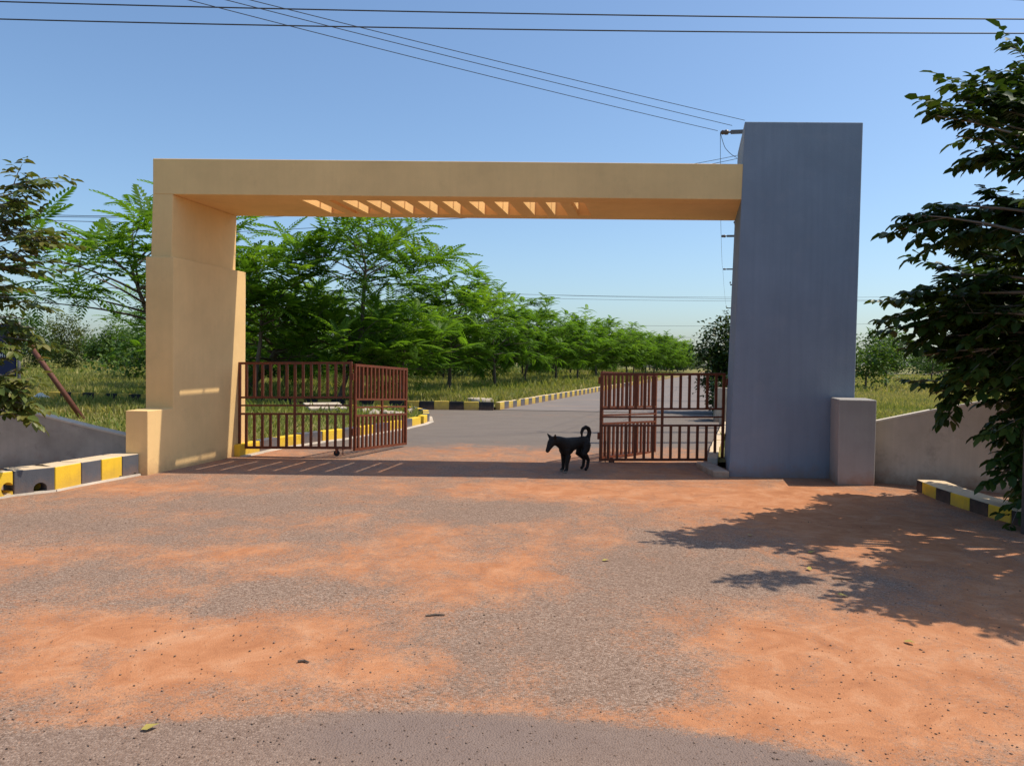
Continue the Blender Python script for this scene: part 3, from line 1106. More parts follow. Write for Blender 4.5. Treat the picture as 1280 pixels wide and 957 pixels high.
# ------------------------------------------------------------------ small things round the gate
# brown leaning stay and blue board on the verge
b0 = gnd(103, 523, 0.1)
tp = aty(37, 431, b0.y - .3)
mb = MB()
mb.tube([b0 - (tp - b0).normalized() * .12, lerp(b0, tp, .5), tp], [0.062, 0.06, 0.056], 10)
tag(mb.build('leaning_pipe', M['rust'], loc=b0, smooth=True), 'rusty brown steel pipe leaning out of the grass by the blue board', 'pipe')
bY = 18.0
t = thing('sign_board', 'dark blue board with faint white lettering on a steel post, half hidden by leaves', 'sign', aty(22, 540, bY) * 1.0)
t.location.z = 0.0
bl, br_ = aty(-40, 480, bY), aty(20, 470, bY)
zT, zB = aty(10, 405, bY).z, aty(10, 470, bY).z
mb = MB()
mb.box(((bl.x + br_.x) / 2, bY, (zT + zB) / 2), (br_.x - bl.x, 0.04, zT - zB))
board = mb.build('board', M['blue'], t, bevel=0.004)
mb = MB()
mb.tube([(br_.x + .06, bY + .02, -.05), (br_.x + .06, bY + .02, zT + .05)], 0.035, 10)
mb.build('post', M['steel'], t, smooth=True)
mb = MB()
mb.tube([(bl.x - .06, bY + .02, -.05), (bl.x - .06, bY + .02, zT + .05)], 0.035, 10)
mb.build('post', M['steel'], t, smooth=True)
rr = random.Random(9)
zl = aty(10, 444, bY).z
x = bl.x + .12
mb = MB()
while x < br_.x - .1:
    h = rr.choice((.075, .085, .085))
    mb.box((x, bY - .0225, zl), (.014, .005, h))
    if rr.random() < .6:
        mb.box((x + .024, bY - .0225, zl + rr.choice((-.03, 0, .03))), (.03, .005, .014))
    x += rr.choice((.05, .062, .075))
mb.build('lettering', M['white'], board)
# white sack
p = gnd(50, 502, .1)
mb = MB()
rr = random.Random(2)
me = bpy.data.meshes.new('sack')
bm = bmesh.new()
bmesh.ops.create_icosphere(bm, subdivisions=3, radius=.2)
for v in bm.verts:
    k = 1 + .22 * math.sin(v.co.x * 17 + 1) * math.sin(v.co.y * 13 + 2) + .1 * math.sin(v.co.z * 31)
    v.co = Vector((v.co.x * 1.35 * k, v.co.y * .9 * k, max(v.co.z * .8 * k, -.1)))
bm.to_mesh(me)
bm.free()
me.polygons.foreach_set('use_smooth', [True] * len(me.polygons))
tag(link_mesh('sack', me, M['sack'], None, p + Vector((0, 0, .1))), 'crumpled white sack lying in the grass near the leaning pipe', 'sack')

# concrete slab propped in the verge, rubble, broken bricks
c = gnd(405, 516, .1)
mb = MB()
R = Matrix.Rotation(math.radians(30), 3, 'Z') @ Matrix.Rotation(math.radians(9), 3, 'X')
mb.box(c + Vector((0, 0.1, .17)), (1.0, .75, .07), 0, R)
tag(mb.build('concrete_slab', M['cement'], loc=c, bevel=.01), 'loose square concrete cover slab lying tilted on the near verge', 'slab')
c = gnd(600, 506, .1)
mb = MB()
mb.tube([c + Vector((0, 0, .02)), c + Vector((0, 0, .16)), c + Vector((0, 0, .22)), c + Vector((0, 0, .235))], [.45, .45, .43, .38], 28)
cv = mb.build('manhole_ring', M['cement'], loc=c)
tag(cv, 'round grey concrete manhole ring just behind the corner kerb', 'manhole')
rr = random.Random(5)


def rock(name, p, s, mat, label, cat, group, seed):
    r_ = random.Random(seed)
    me = bpy.data.meshes.new(name)
    bm = bmesh.new()
    bmesh.ops.create_icosphere(bm, subdivisions=2, radius=1)
    k1, k2, k3 = r_.uniform(2, 4), r_.uniform(2, 4), r_.uniform(2, 4)
    for v in bm.verts:
        k = 1 + .25 * math.sin(v.co.x * k1 + seed) * math.cos(v.co.y * k2) + .12 * math.sin(v.co.z * k3 * 2)
        v.co = Vector((v.co.x * s[0] * k, v.co.y * s[1] * k, v.co.z * s[2] * k))
    bm.to_mesh(me)
    bm.free()
    return tag(link_mesh(name, me, mat, None, p), label, cat, group)


for k in range(7):
    p = gnd(455 + k * 9 + rr.uniform(-4, 4), 520 - rr.uniform(0, 4), .1)
    rock('rubble_stone', p + Vector((0, 0, .05)), (rr.uniform(.1, .2), rr.uniform(.1, .16), rr.uniform(.07, .13)), M['cement'], 'pale rubble stone in the heap at the verge corner', 'stone', 'rubble at the verge corner', k)
for k in range(14):
    p = gnd(330 + rr.uniform(0, 90), 500 + rr.uniform(-6, 10), .1)
    mb = MB()
    mb.box(p + Vector((0, 0, .04)), (.22, .11, .075), 0, Matrix.Rotation(rr.uniform(0, 3), 3, 'Z') @ Matrix.Rotation(rr.uniform(-.3, .3), 3, 'X'))
    tag(mb.build('brick', M['rust'], loc=p), 'loose red brick scattered in the weeds behind the left gate leaf', 'brick', 'scattered bricks')

# low concrete step at the tower foot and pale marker posts by the kerb
a = gnd(884, 592)
b2 = gnd(907, 600)
mb = MB()
mb.box(((a.x + b2.x) / 2 + .05, 11.25, .04), (b2.x - a.x + .12, 1.0, .11))
tag(mb.build('concrete_step', M['cement'], loc=(a.x, 11.2, 0), bevel=.015), 'low cement step at the foot of the grey tower inside the gate', 'step')
for k, (px, pt, Yd) in enumerate(((898, 484, 21.0), (906, 484.5, 19.0))):
    q = aty(px, pt, Yd)
    mb = MB()
    mb.hexa([Vector((q.x + sx * .1, q.y + sy * .1, -.05)) for sx, sy in ((-1, -1), (1, -1), (1, 1), (-1, 1))],
            [Vector((q.x + sx * .085, q.y + sy * .085, q.z)) for sx, sy in ((-1, -1), (1, -1), (1, 1), (-1, 1))])
    tag(mb.build('marker_post', M['cement'], loc=(q.x, q.y, 0), bevel=.01), 'short pale concrete post beside the avenue kerb near the grey tower', 'post', 'pale posts by the kerb')
# grey pipe post at the right edge, in the shade
p = gnd(1281, 668)
mb = MB()
mb.tube([p + Vector((0, 0, -.1)), p + Vector((0, 0, 2.3))], .035, 10)
tag(mb.build('pipe_post', M['steel'], loc=p, smooth=True), 'thin grey pipe post standing by the amber kerb under the tree', 'post')

# ------------------------------------------------------------------ dog
def make_dog():
    J = {}
    E = []

    def ch(names, pts, rad):
        for nme, p, r in zip(names, pts, rad):
            if p is not None:
                J[nme] = (Vector(p), r)
        for i in range(len(names) - 1):
            E.append((names[i], names[i + 1]))
    ch(['pel', 'loin', 'mid', 'chest', 'wither', 'neck', 'nape', 'skull', 'brow', 'muz', 'nose'],
       [(-.25, 0, .445), (-.13, 0, .44), (0, 0, .425), (.13, 0, .40), (.20, 0, .44), (.28, 0, .475), (.35, 0, .495), (.415, 0, .495), (.455, 0, .465), (.505, 0, .395), (.53, 0, .355)],
       [.092, .088, .108, .135, .105, .086, .075, .073, .062, .040, .032])
    ch(['chest', 'brisket'], [None, (.10, 0, .355)], [0, .105])
    ch(['pel', 'rump', 't1', 't2', 't3', 't4', 't5', 't6', 't7'],
       [None, (-.31, 0, .465), (-.365, 0, .52), (-.385, 0, .585), (-.36, 0, .645), (-.295, .005, .672), (-.225, .01, .65), (-.19, .015, .595), (-.195, .018, .55)],
       [0, .07, .036, .033, .033, .032, .030, .026, .018])
    for s, nm in ((1, 'L'), (-1, 'R')):
        df = .03 * s
        ch(['pel', 'hip' + nm, 'thigh' + nm, 'knee' + nm, 'hock' + nm, 'fet' + nm, 'paw' + nm],
           [None, (-.26, .055 * s, .40), (-.245, .068 * s, .34), (-.20 + df * .4, .075 * s, .275), (-.32 + df, .074 * s, .165), (-.30 + df, .074 * s, .05), (-.265 + df, .074 * s, .022)],
           [0, .085, .075, .052, .028, .024, .026])
        ch(['chest', 'sho' + nm, 'elb' + nm, 'wri' + nm, 'ank' + nm, 'fp' + nm],
           [None, (.155, .06 * s, .345), (.135 + df * .5, .07 * s, .26), (.15 + df, .07 * s, .14), (.155 + df, .07 * s, .045), (.19 + df, .07 * s, .022)],
           [0, .068, .044, .030, .025, .028])
        ch(['skull', 'ear' + nm, 'etip' + nm], [None, (.425, .05 * s, .545), (.455, .085 * s, .60)], [0, .030, .009])
    # one tapered capsule per bone, fused into one skin by a voxel remesh
    bm = bmesh.new()
    for a, b in E:
        (p, r0_), (q, r1_) = J[a], J[b]
        d = q - p
        L = d.length
        rot = d.to_track_quat('Z', 'Y').to_matrix().to_4x4()
        bmesh.ops.create_cone(bm, cap_ends=True, segments=14, radius1=r0_, radius2=r1_, depth=L, matrix=Matrix.Translation((p + q) / 2) @ rot)
    for nme, (p, r_) in J.items():
        bmesh.ops.create_icosphere(bm, subdivisions=2, radius=r_, matrix=Matrix.Translation(p))
    me = bpy.data.meshes.new('dog_rig')
    bm.to_mesh(me)
    bm.free()
    ob = bpy.data.objects.new('dog_rig', me)
    COL.objects.link(ob)
    rm = ob.modifiers.new('fuse', 'REMESH')
    rm.mode = 'VOXEL'
    rm.voxel_size = 0.0065
    smo = ob.modifiers.new('soft', 'SMOOTH')
    smo.factor = 0.5
    smo.iterations = 7
    dg = bpy.context.evaluated_depsgraph_get()
    out = bpy.data.meshes.new_from_object(ob.evaluated_get(dg))
    bpy.data.objects.remove(ob)
    out.name = 'dog'
    for v in out.vertices:          # narrow, deep trunk
        if -.34 < v.co.x < .32 and v.co.z > .26:
            v.co.y *= .85
    out.polygons.foreach_set('use_smooth', [True] * len(out.polygons))
    return out


m, nt, b = new_mat('black_fur')
tc = nt.nodes.new('ShaderNodeTexCoord')
sx = nt.nodes.new('ShaderNodeSeparateXYZ')
nt.links.new(tc.outputs['Object'], sx.inputs[0])
w_ = ramp(nt, [(0.022, 0.7), (0.034, 0.0)], sx.outputs['Z'])
fr = N(nt, 'ShaderNodeMath', _operation='GREATER_THAN')
nt.links.new(sx.outputs['X'], fr.inputs[0])
fr.inputs[1].default_value = 0.05
mu = N(nt, 'ShaderNodeMath', _operation='MULTIPLY')
nt.links.new(w_.outputs[0], mu.inputs[0])
nt.links.new(fr.outputs[0], mu.inputs[1])
fur = mix(nt, noise(nt, tc.outputs['Object'], 40, 4), (0.006, 0.005, 0.005), (0.016, 0.013, 0.011))
nt.links.new(mix(nt, mu.outputs[0], fur, (0.35, 0.3, 0.25)), b.inputs['Base Color'])
b.inputs['Roughness'].default_value = 0.6
b.inputs['Specular IOR Level'].default_value = 0.2
bump(nt, b, noise(nt, tc.outputs['Object'], 90, 3), 0.4, 0.006)
f0, h0 = gnd(705.5, 590.5), gnd(730.5, 587.5)
dog = link_mesh('dog', make_dog(), m)
dirv = (f0 - h0)
dirv.z = 0
sc_ = 0.93
ang = math.atan2(dirv.y, dirv.x)
ctr = (f0 + h0) / 2
dog.scale = (sc_, sc_, sc_)
dog.rotation_euler = (0, 0, ang)
off = Matrix.Rotation(ang, 3, 'Z') @ Vector((-.06 * sc_, 0, 0))
dog.location = ctr - off + Vector((0, 0, .008))
tag(dog, 'lean black dog standing in the gateway, head lowered, tail curled over its back', 'dog')

# ------------------------------------------------------------------ leaf templates
def frond_template(pairs=9, plen=0.27, pw=0.078, droop=0.24):
    V, Fq = [], []

    def quad(a, b, c, d):
        k = len(V)
        V.extend([a, b, c, d])
        Fq.append((k, k + 1, k + 2, k + 3))
    def zz(t):
        return -droop * t * t + .06 * t
    quad((0, -.008, 0), (.5, -.006, zz(.5)), (.5, .006, zz(.5)), (0, .008, 0))
    quad((.5, -.006, zz(.5)), (1, -.003, zz(1)), (1, .003, zz(1)), (.5, .006, zz(.5)))
    for i in range(pairs):
        t = .14 + .86 * i / (pairs - 1)
        L = plen * (math.sin(math.pi * (.18 + .74 * t)) ** .7)
        for s in (-1, 1):
            ax, ay = math.cos(math.radians(58 - 18 * t)), s * math.sin(math.radians(58 - 18 * t))
            b = (t, 0, zz(t))
            e = (t + L * ax, L * ay, zz(t) - .16 * L - .06 * L)
            mx, my, mz = (t + L * .45 * ax, L * .45 * ay, zz(t) + .01)
            quad(b, (mx + pw * .5 * -ay * s, my + pw * .5 * ax * s, mz - .02), e, (mx - pw * .5 * -ay * s, my - pw * .5 * ax * s, mz - .005))
    return np.array(V), np.array(Fq)


FROND = frond_template()
FROND_ROW = frond_template(8, .29, .115, .34)
# one leaflet, folded along the midrib (unit length)
LEAFLET_V = np.array([(0, 0, 0), (.3, .27, .07), (.72, .22, .03), (1, 0, -.09), (.72, -.22, .03), (.3, -.27, .07), (.35, 0, .0), (.72, 0, -.03)])
LEAFLET_F = np.array([(0, 6, 1, 1), (6, 7, 2, 1), (7, 3, 2, 2), (0, 5, 6, 6), (6, 5, 4, 7), (7, 4, 3, 3)])
LEAFLET_Q = np.array([(0, 6, 2, 1), (6, 3, 2, 2), (0, 5, 4, 6), (6, 4, 3, 3)])
LQV = np.array([(0, 0, 0), (.32, .28, .08), (.74, .2, .03), (1, 0, -.1), (.74, -.2, .03), (.32, -.28, .08), (.5, 0, -.01)])
LQF = np.array([(0, 6, 2, 1), (6, 3, 2, 6), (0, 5, 4, 6), (6, 4, 3, 6)])
LQT = np.array([(0, 6, 1), (6, 2, 1), (6, 3, 2), (0, 5, 6), (6, 5, 4), (6, 4, 3)])


def bez(p, c, q, n=6):
    return [p * (1 - t) ** 2 + c * 2 * t * (1 - t) + q * t * t for t in [i / (n - 1) for i in range(n)]]


def skeleton(rng, H, R, th, nl, r0=.09, lean=(0, 0), ns=4, flat=.6, leader=.6, low=.2):
    """trunk, limbs and twigs in local space; twigs = (start, end)"""
    mb = MB()
    lean = Vector((lean[0], lean[1], 0))
    tp = [Vector((0, 0, -.1)), lean * .3 + Vector((rng.uniform(-.05, .05), rng.uniform(-.05, .05), th * .5)), lean * .7 + Vector((0, 0, th)),
          lean + Vector((rng.uniform(-.1, .1), rng.uniform(-.1, .1), th + (H - th) * leader * .6)), lean * 1.15 + Vector((rng.uniform(-.2, .2), rng.uniform(-.2, .2), th + (H - th) * leader))]
    mb.tube(tp, [r0 * 1.15, r0, r0 * .85, r0 * .5, r0 * .22], 7)
    zc = th + (H - th) * .5
    hz = (H - th) * .55
    twigs = []
    for i in range(nl):
        az = 2 * math.pi * (i * .618 + rng.uniform(-.08, .08))
        fz = low + (1 - low) * ((i + rng.random() * .8) / nl)
        z = th + (H - th) * fz
        rad = R * math.sqrt(max(.1, 1 - ((z - zc) / hz) ** 2 * .85)) * rng.uniform(.7, 1.0)
        tgt = lean + Vector((math.cos(az) * rad, math.sin(az) * rad, z))
        s_t = min(.95, .35 + .6 * fz * rng.uniform(.6, 1.0))
        st = lerp(tp[2], tp[4], max(0, (s_t - .35) / .6)) if s_t > .35 else tp[2]
        ctl = lerp(st, tgt, .5) + Vector((0, 0, rng.uniform(.05, .35) * rad * flat))
        L = bez(st, ctl, tgt, 6)
        rr_ = r0 * .38
        mb.tube(L, [rr_ * (1 - .82 * k / 5) for k in range(6)], 5)
        for j in range(ns):
            k = rng.uniform(.4, 1.0) if j else 1.0
            a = L[min(5, int(k * 5))]
            dr = (tgt - st).normalized() * .7 + Vector((rng.uniform(-1, 1), rng.uniform(-1, 1), rng.uniform(-.35, .8)))
            e = a + dr.normalized() * R * rng.uniform(.18, .36)
            mb.tube([a, lerp(a, e, .5) + Vector((0, 0, .04)), e], [rr_ * .35, rr_ * .25, rr_ * .1], 4, cap=False)
            twigs.append((a, e))
    return mb, twigs


EL = [-.25, .75]


def feather_leaves(rng, twigs, L0, L1, per, tmpl, hmin=None, hmax=None):
    P, D, S, T = [], [], [], []
    zs_ = [e.z for _, e in twigs]
    z0, z1 = min(zs_), max(zs_)
    for a, e in twigs:
        d = (e - a).normalized()
        k0 = rng.uniform(0, 6.28)
        base_t = rng.uniform(-.15, .15)
        for k in range(per):
            az = k0 + k * 2.4
            el = rng.uniform(*EL)
            v = Vector((math.cos(az) * math.cos(el), math.sin(az) * math.cos(el), math.sin(el))) + d * .6
            P.append(lerp(a, e, 1 - .55 * rng.random() * (k > 2)))
            D.append(v.normalized())
            S.append(rng.uniform(L0, L1))
            T.append(min(1, max(0, .42 + base_t + rng.uniform(-.2, .2) + .22 * ((e.z - z0) / (z1 - z0 + .01) - .5))))
    V, Q = stamp(tmpl[0], tmpl[1], P, D, S, rng)
    return V, Q, np.repeat(T, len(tmpl[0]))


def tree_from(name, mb, V, Q, T, leafm, barkm, label, group, loc, rot=0.0, scale=1.0):
    t = thing(name, label, 'tree', loc, group)
    t.rotation_euler = (0, 0, rot)
    t.scale = (scale, scale, scale)
    me = mb.mesh('trunk', (0, 0, 0), smooth=True)
    link_mesh('trunk', me, barkm, t)
    link_mesh('crown', np_mesh('crown', V, Q, T), leafm, t)
    return t


def copy_tree(src, loc, rot, scale, label=None):
    c = src.copy()
    COL.objects.link(c)
    c.location = loc
    c.rotation_euler = (0, 0, rot)
    c.scale = (scale[0], scale[0], scale[1])
    if label:
        c['label'] = label
    for ch in list(src.children):
        d = ch.copy()
        COL.objects.link(d)
        d.parent = c
    return c


# ------------------------------------------------------------------ avenue row of feathery trees
protos = []
EL[:] = [-.45, .42]
for k in range(4):
    rng = random.Random(20 + k)
    mb, tw = skeleton(rng, 5.1, 2.9, 1.4, 22, .085, (rng.uniform(-.2, .2), rng.uniform(-.2, .2)), 6, .6, .6, .0)
    V, Q, T = feather_leaves(rng, tw, .42, .72, 14, FROND_ROW)
    protos.append((mb, V, Q, T))
rowgrp = 'feathery trees in the avenue row'
rowlab = 'feathery green tree in the far, merging stretch of the avenue row'
ORD = ['first', 'second', 'third', 'fourth', 'fifth', 'sixth', 'seventh', 'eighth']
rr = random.Random(77)
srcs = {}
row0 = gnd(560, 496)
n_row = 0
for i in range(17):
    t_ = i * 6.3
    if i == 0:
        p = row0
    else:
        p = row0 + ROADDIR * t_ + ROADPERP * (0.25 + rr.uniform(-.4, .4) - .045 * t_ * .35)
    k = i % 4
    rl_ = (ORD[i] + ' feathery tree of the avenue row, counted from the corner kerb') if i < 8 else rowlab
    h = (1.02, .94, .88, .9, .86)[i] if i < 5 else rr.uniform(.82, .92)
    if k not in srcs:
        t = tree_from('feathery_tree', *protos[k], M['feather'], M['bark'], rl_, rowgrp, (p.x, p.y, .05), rr.uniform(0, 6), 1.0)
        t.scale = (h, h, h)
        srcs[k] = t
    else:
        copy_tree(srcs[k], (p.x, p.y, .05), rr.uniform(0, 6), (h * rr.uniform(1.0, 1.12), h), rl_)
# second rank behind the row
for i in range(7):
    p = row0 + ROADDIR * (i * 9 - 1) + ROADPERP * (6.5 + rr.uniform(-.8, .8))
    copy_tree(srcs[(i + 1) % 4], (p.x, p.y, .05), rr.uniform(0, 6), (rr.uniform(.85, 1.0), rr.uniform(.72, .84)), 'feathery green tree in the second rank behind the avenue row')

EL[:] = [-.35, .6]
# individual feathery trees seen through the arch and left of the post
def special(seed, px, py, Hpx, R, th, nl, lean, L0, L1, per, label, r0=.08, ns=4, low=.1, flat=.6):
    p = gnd(px, py, .08)
    rng = random.Random(seed)
    H = zat(p, Hpx)
    mb, tw = skeleton(rng, H * .93, R, th, nl, r0, lean, ns, flat, .62, low)
    V, Q, T = feather_leaves(rng, tw, L0, L1, per, FROND)
    return tree_from('feathery_tree', mb, V, Q, T, M['feather'], M['bark'], label, None, (p.x, p.y, .06))


special(301, 448, 507, 272, 2.2, 3.6, 15, (.2, 0), .75, 1.15, 6, 'tall open feathery tree with twin slim stems, highest seen through the arch', .075, 4, .1)
special(302, 420, 506, 372, 2.1, 1.0, 18, (.5, 0), .6, .95, 9, 'low bushy feathery tree under the tall one seen through the arch', .08, 4, 0)
special(303, 318, 507, 292, 1.75, 2.0, 15, (0.25, 0), .7, 1.05, 7, 'slender feathery tree close to the cream post seen through the arch', .07, 4, .15)
special(304, 300, 500, 345, 2.4, 1.3, 18, (1.4, .3), .6, .95, 9, 'feathery tree with a thick trunk leaning across the gate opening', .17, 4, 0)
special(305, 500, 504, 385, 1.9, 1.1, 16, (.1, 0), .55, .85, 9, 'rounded feathery tree behind the open gate leaf and corner kerb', .07, 4, 0)
special(306, 240, 506, 258, 3.4, 2.2, 17, (-1.6, 0), .9, 1.35, 6, 'spreading feathery tree with arching bare limbs behind the cream post', .11, 4, .15, .35)
special(307, 250, 488, 352, 3.0, 1.2, 18, (-.4, 0), .6, .95, 9, 'dark low feathery tree behind the cream post', .1, 4, 0)


# ------------------------------------------------------------------ broad-leaved trees
def blob_tree(rng, H, R, th, nl, r0, size, per, lean=(0, 0), ns=5, low=0.0, lump=.35):
    mb, tw = skeleton(rng, H * .94, R * .85, th, nl, r0, lean, ns, .5, .6, low)
    P, D, S, T = [], [], [], []
    for a, e in tw:
        bt = rng.uniform(-.2, .2)
        for k in range(per):
            q = lerp(a, e, rng.uniform(.2, 1.1)) + Vector((rng.gauss(0, 1), rng.gauss(0, 1), rng.gauss(0, .8))) * R * lump * .4
            d = Vector((rng.uniform(-1, 1), rng.uniform(-1, 1), rng.uniform(-.7, .5)))
            P.append(q)
            D.append(d.normalized())
            S.append(size * rng.uniform(.7, 1.3))
            T.append(min(1, max(0, .45 + bt + rng.uniform(-.25, .25))))
    V, Q = stamp(LQV, LQT, P, D, S, rng, np.array([rng.uniform(-.9, .9) for _ in P]))
    return mb, V, Q, np.repeat(T, len(LQV))


def broad(seed, p, H, R, th, label, group=None, leafm='bush', size=.16, nl=14, per=34, name='field_tree', lean=(0, 0), r0=.06):
    rng = random.Random(seed)
    d = blob_tree(rng, H, R, th, nl, r0, size, per, lean)
    return tree_from(name, *d, M[leafm], M['bark'], label, group, (p.x, p.y, 0.0))


p = gnd(1082, 490)
s1 = broad(401, p, zat(p, 424), 2.2, .9, 'small round field tree just past the edge of the grey tower', None, 'bush', .2)
p = gnd(1106, 489)
broad(402, p, zat(p, 409), 1.7, 1.3, 'taller pale green field tree beside the small round one', None, 'bush', .2)
p = gnd(1243, 492)
broad(403, p, zat(p, 425), 2.2, 1.0, 'field tree with forked stems seen under the shade tree', None, 'bush', .2)
p = gnd(1228, 493)
broad(404, p, zat(p, 440), 1.3, .9, 'small sapling beside the forked field tree', None, 'bush', .18, 9)
p = gnd(1165, 478)
broad(405, p, zat(p, 430), 2.6, 1.0, 'far field tree in the gap below the shade tree leaves', None, 'bush', .24)
p = gnd(128, 464)
broad(406, p, zat(p, 418), 2.2, 1.0, 'small field tree with a bare stem left of the cream post', None, 'bush', .24)
p = gnd(159, 464.5)
broad(407, p, zat(p, 402), 2.6, .4, 'dense dark field bush left of the cream post', None, 'bush', .24, 18, 40)
p = gnd(84, 463)
broad(408, p, zat(p, 388), 2.4, .5, 'browning bush with rusty leaves behind the leaning pipe', None, 'ponga_rusty', .22, 18, 40)
p = gnd(30, 462)
broad(409, p, zat(p, 385), 3.0, .6, 'dark green bush behind the blue board', None, 'bush', .26, 18, 38)
p = gnd(200, 460)
broad(410, p, zat(p, 380), 4.2, .6, 'broad green tree mass behind the cream post', None, 'bush', .3, 18, 38)
for k, (px, py, tpx) in enumerate(((350, 478, 420), (395, 475, 425), (455, 475, 410), (520, 474, 415), (300, 474, 415))):
    p = gnd(px, py)
    broad(420 + k, p, zat(p, tpx), 3.2, .3, 'thick dark green bush filling the gap behind the feathery trees', 'bushes behind the feathery trees', 'bush', .26, 16, 40)
for k in range(16):
    p = row0 + ROADDIR * (4 + k * 7.5) + ROADPERP * (13 + rr.uniform(-3, 6))
    broad(600 + k, p, rr.uniform(2.6, 4.2), rr.uniform(2.8, 4.2), .3, 'leafy scrub bush on the field behind the avenue row', 'scrub behind the avenue row', 'bush', .26, 13, 36, 'scrub_bush')
# dark shrub beside the avenue, half behind the tower
p = aty(917, 500, 24.5)
p.z = 0
broad(430, p, zat(p, 388), 1.15, .3, 'dark glossy shrub leaning out from behind the grey tower', None, 'ponga', .115, 22, 110, 'roadside_tree', (-.05, 0))
p = aty(912, 500, 21.5)
p.z = 0
broad(431, p, zat(p, 470), .6, .1, 'low dark leafy bush at the gate hinge side of the avenue', None, 'ponga', .11, 12, 45, 'roadside_bush')
# far end of the avenue
fr_ = random.Random(12)
q0 = AK[-1]
for k, (px, top, Yd, R) in enumerate(((826, 430, 150, 1.4), (893, 440, 230, 6.5), (880, 449, 240, 6), (906, 449, 240, 6), (868, 452, 250, 6), (850, 446, 160, 3.5), (862, 447, 190, 3.5), (840, 444, 145, 3.5))):
    p = aty(px, 470, Yd)
    p.z = 0
    tall = (k == 0)
    broad(440 + k, p, zat(p, top), R, 6.0 if tall else .5, 'lone tall thin tree above the end of the row' if tall else 'hazy rounded tree far off at the end of the avenue', None if tall else 'far trees at the avenue end', 'far', .5, 10, 30, 'far_tree', (0, 0), .1)
for k in range(26):
    px = -60 + k * 55 + fr_.uniform(-15, 15)
    if 845 < px < 915:
        continue
    Yd = fr_.uniform(110, 190)
    p = aty(px, 470, Yd)
    p.z = 0
    broad(470 + k, p, fr_.uniform(3.5, 6), fr_.uniform(3.5, 6), .5, 'soft green tree on the far edge of the fields', 'trees on the far field edge', 'far', .55, 10, 26, 'far_tree', (0, 0), .12)
# long low compound wall at the avenue end
a, b_ = aty(862, 470, 225), aty(915, 470, 225)
mb = MB()
mb.box(((a.x + b_.x) / 2, 225, 1.0), (b_.x - a.x + 30, .4, 2.4))
tag(mb.build('compound_wall', M['cement']), 'long grey compound wall far off at the end of the avenue', 'wall')


